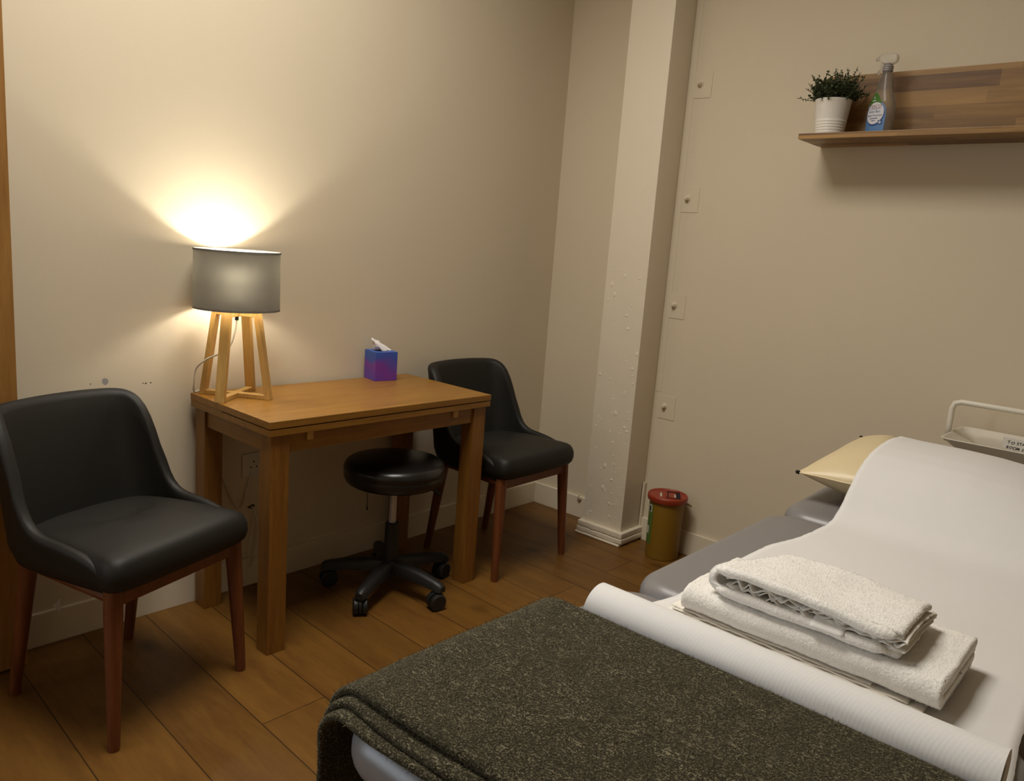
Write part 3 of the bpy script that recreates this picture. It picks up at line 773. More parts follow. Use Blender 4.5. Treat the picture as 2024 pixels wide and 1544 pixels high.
bm = bmesh.new(); add_tube(bm, [(0.009, 0.0006, 0.136), (0.010, 0.008, 0.18), (0.011, 0.019, 0.24)], 0.0008, 6); from_bm('thread', bm, 'cord', tg)
hk = thing('cord_end', 'short dark cord end hanging on the left wall under the table', 'cord', (-1.094, 0, 0), 0)
bm = bmesh.new(); add_tube(bm, [(0, -0.001, 0.262), (0.0, -0.006, 0.258), (0, -0.006, 0.20), (0.001, -0.006, 0.175)], [0.0012, 0.0012, 0.0012, 0.003], 8); from_bm('strand', bm, 'stem', hk)
hb = thing('pipe_stub', 'small painted stub on the skirting between corner and pillar', 'stub', (-0.014, -0.305, 0.092), 0)
bm = bmesh.new(); add_tube(bm, [(0.002, 0, 0), (-0.010, 0, 0.001), (-0.014, 0, 0.006), (-0.014, 0, 0.026)], 0.0055, 10); add_tube(bm, [(-0.014, -0.012, 0.014), (-0.014, 0.012, 0.014)], 0.004, 8); from_bm('stub', bm, 'gloss_trim', hb, auto=40)

# ------------------------------------------------------------------ shelf with plant and bottle
SX0, SY0, SZ = -0.216, -1.250, 1.7625
sh = thing('wall_shelf', 'wooden stave wall shelf with back board on the right wall', 'shelf', (0, 0, 0), 0)
part('shelf_board', sh, 'shelf', ((SX0, -2.62, SZ - 0.019), (-0.001, SY0, SZ)), bevel=0.0012)
part('back_board', sh, 'shelf', ((-0.020, -2.62, SZ + 0.0002), (-0.001, SY0 - 0.002, 1.993)), bevel=0.0012)

pp = thing('potted_plant', 'bushy green artificial plant in a ribbed white pot on the shelf', 'plant', (-0.112, -1.318, SZ), 0)
bm = bmesh.new()
prof = [(0.040, 0.0), (0.0465, 0.001), (0.0475, 0.004)]
for k in range(5):
    z = 0.010 + k * 0.0095; r = 0.0475 + z * 0.115
    prof += [(r, z), (r + 0.0014, z + 0.0025), (r + 0.0014, z + 0.0055), (r + 0.0004, z + 0.0078)]
prof += [(0.0475 + 0.062 * 0.115, 0.060), (0.0475 + 0.124 * 0.115, 0.124), (0.0632, 0.1265), (0.0622, 0.1278), (0.0608, 0.1262), (0.0595, 0.112)]
add_lathe(bm, prof, 48, cap1=False); from_bm('pot', bm, 'pot', pp, smooth=True)
bm = bmesh.new(); add_lathe(bm, [(0.0600, 0.112), (0.03, 0.116), (0.003, 0.117)], 24, cap0=False); from_bm('soil', bm, 'soil', pp, smooth=True)
bl, bs = bmesh.new(), bmesh.new()
def leaf(bm, p, d, L):
    a, b = frame(d); w = L * 0.42
    side = (a * math.cos(random.random() * 6.3) + b * math.sin(random.random() * 6.3)).normalized()
    up = d.cross(side)
    v = [bm.verts.new(q) for q in (p, p + d * L * 0.45 + side * w + up * w * 0.35, p + d * L, p + d * L * 0.45 - side * w + up * w * 0.35)]
    bm.faces.new((v[0], v[1], v[2])); bm.faces.new((v[0], v[2], v[3]))
rnd = random.Random(21)
def sprig(base, d, L, droop, leaves):
    pts = []; p = Vector(base); dd = d.copy()
    for i in range(7):
        pts.append(p.copy()); dd = (dd + Vector((rnd.gauss(0, 0.12), rnd.gauss(0, 0.12), rnd.gauss(0, 0.08) - droop))).normalized(); p = p + dd * L / 6
    add_tube(bs, pts, [0.0011] * 6 + [0.0006], 5)
    for i in range(leaves):
        f = (0.12 + 0.88 * i / leaves) * 5.99; k = int(f); q = pts[k].lerp(pts[min(6, k + 1)], f - k)
        ld = Vector((rnd.gauss(0, 1), rnd.gauss(0, 1), rnd.gauss(0.25, 0.8))).normalized()
        leaf(bl, q, ld, rnd.uniform(0.0055, 0.0105))
for i in range(190):
    a = rnd.uniform(0, 2 * PI); r = 0.050 * math.sqrt(rnd.random()); tilt = rnd.uniform(0.02, 1.0) * (0.25 + r / 0.05 * 0.7)
    d = Vector((math.cos(a) * math.sin(tilt), math.sin(a) * math.sin(tilt), math.cos(tilt)))
    sprig((r * math.cos(a), r * math.sin(a), 0.114), d, rnd.uniform(0.050, 0.118) * (1.08 - 0.35 * tilt), 0.04, rnd.randint(22, 34))
for (a, tilt, L) in ((0.6, 0.3, 0.125), (-1.5, 0.42, 0.122), (2.4, 0.62, 0.115), (-1.7, 0.30, 0.130), (1.8, 0.42, 0.118), (-2.2, 0.5, 0.11), (1.5, 0.75, 0.105), (-1.6, 0.9, 0.10), (-1.4, 0.55, 0.118), (-1.9, 0.22, 0.128)):
    d = Vector((math.cos(a) * math.sin(tilt), math.sin(a) * math.sin(tilt), math.cos(tilt)))
    sprig((0.03 * math.cos(a), 0.03 * math.sin(a), 0.116), d, L, 0.02, 17)
sprig((-0.01, 0.045, 0.122), Vector((-0.2, 1, 0.28)).normalized(), 0.085, 0.06, 10)
o = from_bm('stems', bs, 'stem', pp, smooth=True); o['kind'] = 'stuff'
o = from_bm('foliage', bl, 'leaf', pp); o['kind'] = 'stuff'

bt = thing('spray_bottle', 'clear trigger spray bottle with blue and white label on the shelf', 'spray bottle', (-0.105, -1.487, SZ), math.radians(-22))
# local axes: face normal -X, width along Y
BP = [(0.0, 0.043, 0.027), (0.004, 0.0475, 0.030), (0.03, 0.0495, 0.031), (0.075, 0.049, 0.031), (0.105, 0.045, 0.030), (0.130, 0.037, 0.027), (0.152, 0.029, 0.024), (0.175, 0.0235, 0.0205), (0.192, 0.020, 0.0185), (0.204, 0.0165, 0.0160), (0.212, 0.0145, 0.0145)]
WY = [(z, w) for z, w, d_ in BP]; DX = [(z, d_) for z, w, d_ in BP]
def surf(s, z, off=0.0):
    w, dx = interp(z, WY), interp(z, DX)
    y = max(-0.999, min(0.999, s / w)); yy = w * y
    xx = -dx * (1 - abs(y) ** 2.3) ** (1 / 2.3)
    return Vector((xx - off, yy, z))
zs = [0.0, 0.002, 0.004, 0.012, 0.02, 0.03] + [0.03 + 0.182 * k / 26 for k in range(1, 27)]
loops = []
for z in zs:
    w, dx = interp(z, WY), interp(z, DX)
    loops.append([(math.copysign(abs(math.cos(t)) ** 0.87, math.cos(t)) * dx, math.copysign(abs(math.sin(t)) ** 0.87, math.sin(t)) * w, z) for t in [2 * PI * k / 40 for k in range(40)]])
for _ in range(2):
    pass
bm = bmesh.new(); add_loops(bm, loops); from_bm('bottle_body', bm, 'clear', bt, smooth=True)
bm = bmesh.new()
prof = [(0.0155, 0.2115), (0.0165, 0.213)]
for k in range(3): prof += [(0.0165, 0.213 + 0.006 * k), (0.0175, 0.215 + 0.006 * k), (0.0165, 0.218 + 0.006 * k)]
prof += [(0.0150, 0.2335)]
add_lathe(bm, prof, 28); from_bm('collar', bm, 'collar', bt, auto=40)
bm = bmesh.new()
# head points toward +Y (left in the picture)
loops = []
for y, z0, z1, w in ((-0.034, 0.243, 0.258, 0.007), (-0.030, 0.237, 0.265, 0.010), (-0.012, 0.234, 0.273, 0.012), (0.012, 0.236, 0.276, 0.012), (0.028, 0.246, 0.274, 0.010), (0.038, 0.252, 0.270, 0.008), (0.041, 0.255, 0.267, 0.006)):
    zc, hh = (z0 + z1) / 2, (z1 - z0) / 2
    loops.append([(math.copysign(abs(math.cos(t)) ** 0.6, math.cos(t)) * w, y, zc + math.copysign(abs(math.sin(t)) ** 0.6, math.sin(t)) * hh) for t in [2 * PI * k / 20 for k in range(20)]])
add_loops(bm, loops); add_lathe(bm, [(0.013, 0.2336), (0.012, 0.24)], 20)
hd = from_bm('spray_head', bm, 'clear_head', bt, smooth=True)
bm = bmesh.new(); add_tube(bm, catmull([(0, 0.020, 0.247), (0, 0.026, 0.236), (0, 0.030, 0.222), (0, 0.038, 0.210)], 5), [0.0065] * 8 + [0.0055] * 8, 10); from_bm('trigger', bm, 'clear_head', hd, smooth=True)
bm = bmesh.new(); add_lathe(bm, [(0.0075, 0), (0.0075, 0.010), (0.006, 0.012)], 14); b2 = bmesh.new(); merge(b2, bm, Matrix.Translation((0, 0.041, 0.261)) @ Matrix.Rotation(-PI / 2, 4, 'X')); from_bm('nozzle', b2, 'clear_head', hd, auto=40)
# label pieces laid on the front of the bottle
def patch(name, outline, off, mat, parent):
    bm = bmesh.new(); cx = sum(p[0] for p in outline) / len(outline); cz = sum(p[1] for p in outline) / len(outline)
    rows = []
    for f in (1, 0.8, 0.6, 0.4, 0.2, 0.04):
        rows.append([surf(cx + (s - cx) * f, cz + (z - cz) * f, off) for s, z in outline])
    add_loops(bm, rows, True, False, True)
    bmesh.ops.recalc_face_normals(bm, faces=bm.faces)
    return from_bm(name, bm, mat, parent, smooth=True)
def densify(poly, n=6):
    out = []
    for (a, b), (c, d_) in zip(poly, poly[1:] + poly[:1]):
        for k in range(n): out.append((a + (c - a) * k / n, b + (d_ - b) * k / n))
    return out
lab = patch('label', densify([(-0.036, 0.004), (0.038, 0.004), (0.041, 0.03), (0.040, 0.075), (0.034, 0.105), (-0.020, 0.108), (-0.034, 0.09), (-0.038, 0.06)]), 0.0006, 'blue', bt)
patch('label_tip', densify([(-0.022, 0.104), (0.034, 0.100), (0.027, 0.122), (0.016, 0.140), (0.006, 0.141), (-0.006, 0.128)]), 0.0009, 'lab_green', bt)
def ell(cx, cz, a, b, n=36): return [(cx + a * math.cos(2 * PI * k / n), cz + b * math.sin(2 * PI * k / n)) for k in range(n)]
patch('label_ring', ell(0.0, 0.068, 0.0345, 0.0385), 0.0011, 'deep_blue', lab)
patch('label_panel', ell(0.0015, 0.072, 0.0335, 0.0365), 0.0014, 'lab_white', lab)
def wrap_text(name, body, size, cs, cz, mat, parent, off=0.0018):
    me = text_mesh(body, size)
    for v in me.vertices:
        v.co = surf(cs - v.co.x, cz + v.co.y, off)       # writing reads left to right seen from -X
    return link(name, me, mat, parent, smooth=False)
wrap_text('writing', 'TESCO', 0.0155, 0.002, 0.089, 'red_ink', lab)
wrap_text('writing', 'Anti-Bac', 0.0125, 0.002, 0.0735, 'deep_blue', lab)
wrap_text('writing', 'Multi Purpose', 0.0100, 0.0015, 0.0615, 'deep_blue', lab)
for s0, s1, z, h in ((-0.020, 0.022, 0.0855, 0.0012), (-0.013, 0.018, 0.0535, 0.0022), (-0.004, 0.010, 0.0465, 0.0020)):
    bm = bmesh.new(); nn = 6
    add_loops(bm, [[surf(s0 + (s1 - s0) * k / nn, z, 0.0018) for k in range(nn + 1)], [surf(s0 + (s1 - s0) * k / nn, z + h, 0.0018) for k in range(nn + 1)]], False)
    from_bm('fine_print', bm, 'deep_blue', lab)
sq = patch('shield', densify([(-0.031, 0.036), (-0.024, 0.031), (-0.017, 0.036), (-0.017, 0.047), (-0.031, 0.047)], 3), 0.0019, 'deep_blue', lab)
patch('cross_mark', densify([(-0.0255, 0.035), (-0.0225, 0.035), (-0.0225, 0.0385), (-0.019, 0.0385), (-0.019, 0.0415), (-0.0225, 0.0415), (-0.0225, 0.045), (-0.0255, 0.045), (-0.0255, 0.0415), (-0.029, 0.0415), (-0.029, 0.0385), (-0.0255, 0.0385)], 1), 0.0024, 'lab_white', lab)
patch('leaf_mark', ell(0.012, 0.126, 0.0042, 0.0060, 16), 0.0013, 'green', lab)
patch('leaf_mark', ell(0.012, 0.125, 0.0022, 0.0034, 16), 0.0016, 'lab_white', lab)
bm = bmesh.new(); add_loops(bm, [[surf(0.004 + 0.004 * k, 0.1135, 0.0015) for k in range(5)], [surf(0.004 + 0.004 * k, 0.1165, 0.0015) for k in range(5)]], False); from_bm('fine_print', bm, 'lab_white', lab)

# ------------------------------------------------------------------ sharps bin
sb = thing('sharps_bin', 'yellow cylindrical sharps bin with red lid beside the pillar', 'bin', (-0.112, -0.838, 0), 0)
bm = bmesh.new(); add_lathe(bm, [(0.066, 0.0), (0.0705, 0.002), (0.0715, 0.008), (0.0745, 0.262), (0.0745, 0.266)], 48); from_bm('bin_body', bm, 'bin_yellow', sb, auto=40)
bm = bmesh.new()
add_lathe(bm, [(0.0755, 0.256), (0.0835, 0.257), (0.0855, 0.262), (0.0865, 0.272), (0.0860, 0.279), (0.0835, 0.283), (0.0800, 0.2835), (0.0775, 0.2815), (0.0760, 0.279), (0.03, 0.280), (0.002, 0.280)], 56)
lid = from_bm('lid', bm, 'bin_red', sb, auto=50)
V = Matrix.Rotation(math.radians(32), 4, 'Z')
def rot_box(name, lo, hi, mat, parent, bevel=0.001, rx=0.0):
    bm = bmesh.new(); b2 = bmesh.new(); add_box(b2, lo, hi, bevel); merge(bm, b2, V @ Matrix.Rotation(rx, 4, 'X')); return from_bm(name, bm, mat, parent)
rot_box('slot', (-0.048, -0.052, 0.2795), (0.040, 0.002, 0.2815), 'dark_hole', lid)
rot_box('slot_edge', (-0.054, 0.004, 0.279), (0.046, 0.010, 0.286), 'bin_red', lid)
rot_box('slot_edge', (-0.054, -0.058, 0.279), (0.046, -0.053, 0.286), 'bin_red', lid)
rot_box('slot_edge', (0.042, -0.056, 0.279), (0.048, 0.008, 0.286), 'bin_red', lid)
rot_box('flap', (-0.048, -0.034, 0.2816), (0.022, -0.002, 0.2836), 'bin_red', lid)
rot_box('sticker', (-0.040, 0.026, 0.2802), (0.016, 0.034, 0.2812), 'bin_white', lid, 0.0002)
rot_box('sticker', (-0.044, -0.033, 0.2838), (-0.004, -0.026, 0.2846), 'bin_white', lid, 0.0002)
def bin_patch(name, a0, a1, z0, z1, off, mat, parent):
    bm = bmesh.new(); rows = []
    for k in range(4):
        z = z0 + (z1 - z0) * k / 3; r = 0.0715 + (z - 0.008) / 0.254 * 0.003 + off
        rows.append([(r * math.cos(math.radians(a0 + (a1 - a0) * j / 8)), r * math.sin(math.radians(a0 + (a1 - a0) * j / 8)), z) for j in range(9)])
    add_loops(bm, rows, False); return from_bm(name, bm, mat, parent, smooth=True)
bl_ = bin_patch('label', 92, 162, 0.060, 0.243, 0.0006, 'green', sb)
bin_patch('label_panel', 136, 157, 0.206, 0.238, 0.0012, 'bin_white', bl_)
bin_patch('label_mark', 141, 152, 0.209, 0.232, 0.0018, 'ink', bl_)
bin_patch('label_panel', 120, 148, 0.105, 0.140, 0.0012, 'bin_white', bl_)
bm = bmesh.new()
add_tube(bm, catmull([(0.045, -0.062, 0.246), (0.052, -0.080, 0.242), (0.058, -0.088, 0.238), (0.066, -0.080, 0.240), (0.064, -0.052, 0.246)], 6), 0.002, 6); from_bm('carry_handle', bm, 'bin_yellow', sb, smooth=True)

# ------------------------------------------------------------------ massage couch
BZ = 0.700
Y0, Y1 = -1.738, -2.408
mt = thing('massage_couch', 'grey vinyl three-section treatment couch under paper and blanket', 'treatment couch', (0, 0, 0), 0)
for (xa, xb) in ((-2.520, -1.868), (-1.856, -1.196), (-1.184, -0.475)):
    bm = bmesh.new(); add_pad(bm, xa, xb, Y1, Y0, BZ - 0.072, BZ, 0.075, 0.034, seg=8)
    if xa > -1.19:
        for v in bm.verts: v.co.z += 0.02 * sstep(-1.18, -0.5, v.co.x)
    from_bm('cushion', bm, 'vinyl_grey', mt, smooth=True)
bm = bmesh.new()
add_box(bm, (-2.46, Y0 - 0.08, 0.585), (-0.52, Y0 - 0.04, 0.629), 0.003); add_box(bm, (-2.46, Y1 + 0.04, 0.585), (-0.52, Y1 + 0.08, 0.629), 0.003)
for x in (-2.44, -1.84, -1.2, -0.56): add_box(bm, (x, Y1 + 0.08, 0.585), (x + 0.04, Y0 - 0.08, 0.625), 0.003)
from_bm('bed_frame', bm, 'frame_dark', mt)
for x in (-2.32, -0.70):
    for y in (Y0 - 0.09, Y1 + 0.09):
        bm = bmesh.new(); add_tube(bm, [(x, y, 0.0), (x, y, 0.02), (x, y, 0.022), (x, y, 0.59)], [0.026, 0.026, 0.018, 0.018], 16); from_bm('leg', bm, 'frame_dark', mt, auto=40)

# pillow at the head end
def lift(x): return 0.02 * sstep(-1.18, -0.5, x)
pw = thing('pillow', 'cream vinyl pillow at the head of the couch under the paper', 'pillow', (0, 0, 0), 0)
PXA, PXB, PYA, PYB = -1.085, -0.615, -1.742, -2.360
ZPROF = [(-1.30, 0.7025), (-1.235, 0.7028), (-1.195, 0.7075), (-1.152, 0.7285), (-1.115, 0.765), (-1.077, 0.799), (-1.035, 0.824), (-0.984, 0.843), (-0.92, 0.8535), (-0.86, 0.857), (-0.80, 0.857), (-0.745, 0.853), (-0.69, 0.842), (-0.64, 0.822), (-0.60, 0.795), (-0.57, 0.765), (-0.545, 0.735), (-0.52, 0.724)]
def pz(x): return interp(x, ZPROF)
def crown(y): return interp(y, [(-2.42, 0.60), (-2.36, 0.70), (-2.28, 0.84), (-2.20, 0.93), (-2.12, 0.985), (-2.05, 1.0), (-1.95, 1.0), (-1.87, 0.995), (-1.80, 0.96)])
def paper_z(x, y):
    b = 0.7022 + lift(x)
    return max(b, 0.7022 + (pz(x) - 0.7022) * crown(y))
NU, NV = 44, 52
def pil(u, v, sgn):
    bow = 0.010
    x = (PXA + PXB) / 2 + (PXB - PXA) / 2 * u * (1 - bow / 0.235 * (1 - v * v) * abs(u) ** 2)
    y = (PYA + PYB) / 2 + (PYA - PYB) / 2 * v * (1 - bow / 0.31 * (1 - u * u) * abs(v) ** 2)
    seam = 0.7745 + 0.030 * (x - PXA) / (PXB - PXA)
    f = max(0, 1 - abs(u) ** 2.4) ** 0.55 * max(0, 1 - abs(v) ** 2.8) ** 0.55
    if sgn > 0:
        z = seam + 0.070 * f + 0.0015 * noise.noise(Vector((x * 14, y * 14, 0)))
        if y < -1.86: z = min(z, paper_z(x, y) - 0.009)
        elif y < -1.80: z = min(z, paper_z(x, y) + 0.03)
    else:
        z = max(seam - 0.085 * f, BZ + lift(x) + 0.0015)
    return (x, y, z)
bm = bmesh.new(); grid = {}
for s in (1, -1):
    for i in range(NU + 1):
        for j in range(NV + 1):
            if s < 0 and (i in (0, NU) or j in (0, NV)): grid[s, i, j] = grid[1, i, j]; continue
            uu = math.sin((-1 + 2 * i / NU) * PI / 2); vv = math.sin((-1 + 2 * j / NV) * PI / 2)
            grid[s, i, j] = bm.verts.new(pil(uu, vv, s))
for s in (1, -1):
    for i in range(NU):
        for j in range(NV): bm.faces.new((grid[s, i, j], grid[s, i + 1, j], grid[s, i + 1, j + 1], grid[s, i, j + 1]))
pb = from_bm('pillow_case', bm, 'pillow', pw, smooth=True)
bm = bmesh.new()
ring = [pil(math.sin((-1 + 2 * i / NU) * PI / 2), 1, 1) for i in range(NU + 1)]
ring2 = [pil(-1, math.sin((-1 + 2 * j / NV) * PI / 2), 1) for j in range(NV + 1)]
add_tube(bm, [Vector(p) for p in ring2], 0.0022, 8); add_tube(bm, [Vector(p) for p in ring], 0.0022, 8)
from_bm('piping', bm, 'pillow', pb, smooth=True)
for u, v in ((-1, 1), (1, 1)):
    p = Vector(pil(u, v, 1)); bm = bmesh.new(); add_tube(bm, [p + Vector((-u * 0.003, -0.003, 0)), p + Vector((u * 0.001, 0.001, 0.0012)), p + Vector((u * 0.0035, 0.003, 0.002))], [0.0050, 0.0050, 0.003], 10)
    from_bm('zip_end', bm, 'dark_hole', pb, smooth=True)

# couch paper: roll and pulled-out sheet
cp = thing('couch_roll', 'white paper roll at the blanket, its sheet pulled over the pillow', 'paper roll', (0, 0, 0), 0)
RX, RR, RZ = -2.058, 0.0345, BZ + 0.0365
RYL, RYR = -1.815, -2.385
bm = bmesh.new(); loops = []
for i in range(61):
    y = RYL + (RYR - RYL) * i / 60
    loops.append([(RX + (RR + 0.0010 * noise.noise(Vector((math.cos(t) * 2, y * 9, math.sin(t) * 2)))) * math.cos(t), y + 0.012 * (1 - math.sin(t)) * (0.3 if i < 2 else 0), RZ + (RR + 0.0006 * noise.noise(Vector((math.cos(t) * 3, y * 14, 4)))) * math.sin(t)) for t in [2 * PI * k / 40 for k in range(40)]])
rows = add_loops(bm, loops, True, False, False)
for rr, R2 in ((rows[0], 0), (rows[-1], 1)):         # recessed ends with a core hole
    n = len(rr); y = RYR if R2 else RYL; inn = []
    for rad, dy in ((RR * 0.96, 0.0), (0.020, 0.001), (0.017, 0.002), (0.017, 0.06)):
        inn.append([bm.verts.new((RX + rad * math.cos(2 * PI * k / n), y + (dy if R2 else -dy), RZ + rad * math.sin(2 * PI * k / n))) for k in range(n)])
    seq = [rr] + inn
    for a, b in zip(seq, seq[1:]):
        for i in range(n): bm.faces.new((a[i], a[(i + 1) % n], b[(i + 1) % n], b[i]))
    bm.faces.new(inn[-1])
from_bm('roll', bm, 'roll', cp, smooth=True).data.set_sharp_from_angle(angle=math.radians(40))
bm = bmesh.new(); rows = []
xs = [RX - 0.004 + 0.02 * k / 4 for k in range(4)] + [RX + 0.02 + (-0.52 - RX - 0.02) * k / 150 for k in range(151)]
for i, x in enumerate(xs):
    row = []
    yl = interp(x, [(-2.06, -1.818), (-1.93, -1.832), (-1.86, -1.850), (-1.66, -1.842), (-1.48, -1.848), (-1.36, -1.872), (-1.24, -1.880), (-0.5, -1.885)])
    yr = interp(x, [(-2.06, -2.395), (-1.9, -2.380), (-1.7, -2.372), (-0.5, -2.385)])
    for j in range(41):
        y = yl + (yr - yl) * j / 40
        z = paper_z(x, y) + 0.0005
        edge = min(j, 40 - j) / 40
        z += 0.0022 * (1 - sstep(0, 0.15, edge)) * (0.5 + noise.noise(Vector((x * 16, y * 3, 2)))) * sstep(-2.0, -1.8, x)
        z += 0.0012 * abs(noise.noise(Vector((x * 6, y * 5, 7)))) * sstep(-2.0, -1.9, x)
        jag = 0.0016 * noise.noise(Vector((x * 70, 0, 9))) if j in (0, 40) else 0
        row.append((x, y + jag, z))
    rows.append(row)
add_loops(bm, rows, False)
sheet = from_bm('paper_sheet', bm, 'paper', cp, smooth=True)
md = sheet.modifiers.new('thickness', 'SOLIDIFY'); md.thickness = 0.0006; md.offset = 1.0

# ------------------------------------------------------------------ towels
def sheet_solid(bm, path, normals, thick, y0, y1, axis_map, ny=60, amp=0.002, seed=0, mat=0, wav=0.0):
    """folded cloth layer: a centre line swept sideways, rounded section, cloth noise"""
    n = len(path); out = []
    r = thick / 2; sec = []
    for i in range(n): sec.append((path[i] + normals[i] * r))
    e = (path[-1] - path[-2]).normalized()
    for k in range(1, 6):
        a = PI * k / 6; sec.append(path[-1] + normals[-1] * r * math.cos(a) + e * r * math.sin(a))
    for i in reversed(range(n)): sec.append(path[i] - normals[i] * r)
    e = (path[0] - path[1]).normalized()
    for k in range(1, 6):
        a = PI * k / 6; sec.append(path[0] - normals[0] * r * math.cos(a) + e * r * math.sin(a))
    cen = sum(sec, Vector((0, 0))) / len(sec)
    loops = []
    for j in range(ny + 1):
        t = j / ny; y = y0 + (y1 - y0) * t
        L = []
        for q in sec:
            p3 = axis_map(q.x, q.y, y)
            nv = noise.noise_vector(Vector(p3) * 22 + Vector((seed, 0, 0))) * amp + noise.noise_vector(Vector(p3) * 110) * amp * 0.55
            if wav: nv += Vector((0, 0, wav * math.sin(y * 130 + q.x * 40 + seed * 3)))
            L.append(Vector(p3) + nv)
        loops.append(L)
    # rounded ends
    def shrink(L, f, dy):
        m = sum(L, Vector()) / len(L); ax = Vector(axis_map(0, 0, 1)) - Vector(axis_map(0, 0, 0))
        return L
    add_loops(bm, loops, True, True, True, mat)

def polyline_normals(P):
    out = []
    for i in range(len(P)):
        d = (P[min(i + 1, len(P) - 1)] - P[max(i - 1, 0)]).normalized(); out.append(Vector((-d.y, d.x)))
    return out

def u_fold(xa, xb, z0, z1, n=22, sag=0.0):
    """U shape: bottom layer from xb to xa, fold at xa, top layer back to xb (2-D)"""
    r = (z1 - z0) / 2; P = []
    for k in range(n): P.append(Vector((xb + (xa + r - xb) * k / (n - 1), z0)))
    for k in range(1, 8): a = PI * k / 8; P.append(Vector((xa + r - r * math.sin(a), z0 + r - r * math.cos(a))))
    for k in range(n): P.append(Vector((xa + r + (xb - xa - r) * k / (n - 1), z1)))
    return P
mapXZ = lambda q, z, y: (q, y, z)
mapYZ = lambda q, z, x: (x, q, z)
TB = 0.7062
def towel_noise(o, seed): pass
# lower, larger towel
t1 = thing('bath_towel', 'larger folded white terry towel at the bottom of the pile', 'towel', (0, 0, 0), 0, 'folded white towels on the couch paper')
bm = bmesh.new()
P = u_fold(-1.922, -1.735, TB + 0.0185, TB + 0.0425)
sheet_solid(bm, P, polyline_normals(P), 0.020, -1.895, -2.288, mapXZ, 90, 0.0020, 3)
o = from_bm('terry_cloth', bm, 'towel', t1, smooth=True); o.data.materials.append(M['towel'])
add_fibres(o.data, 30000, 0.0024, 0.0004, [0], [1], 1.0)
bm = bmesh.new()
for k, (xa, z, ya, yb) in enumerate(((-1.932, 0.0035, -1.872, -2.27), (-1.928, 0.0070, -1.880, -2.25), (-1.925, 0.0100, -1.876, -2.2))):
    P = [Vector((xa + 0.21 * i / 12, TB + z)) for i in range(13)]
    sheet_solid(bm, P, polyline_normals(P), 0.0026, ya, yb, mapXZ, 80, 0.0016, k + 9, 0, 0.0006)
from_bm('hem', bm, 'towel_hem', t1, smooth=True)
# upper, smaller towel
t2 = thing('hand_towel', 'smaller folded white towel with ruffled hems on top of the pile', 'towel', (0, 0, 0), 0, 'folded white towels on the couch paper')
T2 = TB + 0.0548
bm = bmesh.new()
def drape(bm, P, thick, x0, x1, seed, amp=0.003, mat=0):
    """layer swept along x with its front edge rolled down"""
    sheet_solid(bm, P, polyline_normals(P), thick, x0, x1, mapYZ, 44, amp, seed, mat)
P = u_fold(1.936, 2.222, T2 + 0.008, T2 + 0.0410)      # fold at the left end
P = [Vector((-q.x, q.y + (0.004 * math.sin((q.x - 1.93) * 16) if q.y > T2 + 0.03 else 0))) for q in P]
drape(bm, P, 0.0130, -1.914, -1.768, 31, 0.0020)
# the two layers' thick front rolls
for z, rr, ya, yb in ((T2 + 0.0088, 0.0088, -1.947, -2.212), (T2 + 0.0410, 0.0086, -1.944, -2.220)):
    loops = []
    for j in range(50):
        y = ya + (yb - ya) * j / 49; f = min(1, j / 3, (49 - j) / 3) ** 0.5 if 0 < j < 49 else 0.25
        lp = []
        for k in range(14):
            a = 2 * PI * k / 14; p = Vector((-1.918 + rr * f * math.cos(a), y, z + (0.004 * math.sin((-y - 1.93) * 16) if z > T2 + 0.03 else 0) + rr * f * math.sin(a)))
            lp.append(p + noise.noise_vector(p * 26) * 0.002 + noise.noise_vector(p * 120) * 0.0007)
        loops.append(lp)
    add_loops(bm, loops)
o = from_bm('terry_cloth', bm, 'towel', t2, smooth=True)
add_fibres(o.data, 24000, 0.0022, 0.0004, [0], [1], 1.0)
bm = bmesh.new()
for k, (z, x0) in enumerate(((0.0195, -1.917), (0.0245, -1.913), (0.0292, -1.917))):
    rows = []
    for j in range(130):
        y = -1.962 - 0.272 * j / 129; row = []
        am = 0.0050 * (1 - 0.7 * sstep(-2.02, -2.12, y) if False else 1) * interp(y, [(-2.235, 0.9), (-2.2, 0.5), (-2.1, 0.45), (-2.03, 1.0), (-1.96, 0.8)])
        for i in range(16):
            x = x0 + 0.012 * noise.noise(Vector((y * 60, k * 5, 0))) + 0.16 * i / 15
            dec = 1 - i / 15
            row.append((x, y + 0.003 * noise.noise(Vector((y * 40, i, k))), T2 + z + am * dec * math.sin(y * (150, 245, 190)[k] + k * 2.2 + 5 * noise.noise(Vector((y * 30, k, 3))))))
        rows.append(row)
    add_loops(bm, rows, False)
o = from_bm('hem', bm, 'towel_hem', t2, smooth=True)
md = o.modifiers.new('thickness', 'SOLIDIFY'); md.thickness = 0.0016
bm = bmesh.new(); rows = []
for j in range(9):
    y = -2.105 - 0.048 * j / 8; rows.append([(-1.905 - 0.026 * i / 5, y, T2 + 0.0215 - 0.010 * (i / 5) ** 2) for i in range(6)])
add_loops(bm, rows, False); o = from_bm('care_label', bm, 'note', t2, smooth=True); md = o.modifiers.new('thickness', 'SOLIDIFY'); md.thickness = 0.0006

for ch_ in t2.children:                 # its left edge lies askew, its right end gapes open
    for v in ch_.data.vertices:
        f_ = sstep(-2.10, -2.215, v.co.y)
        if v.co.z > T2 + 0.017: v.co.z += f_ * (0.010 * (1 - ((v.co.x + 1.842) / 0.075) ** 2) - 0.003) * sstep(T2 + 0.017, T2 + 0.035, v.co.z)
    for v in ch_.data.vertices: v.co.y -= 0.42 * max(0, v.co.x + 1.905) * sstep(-2.2, -1.95, v.co.y)
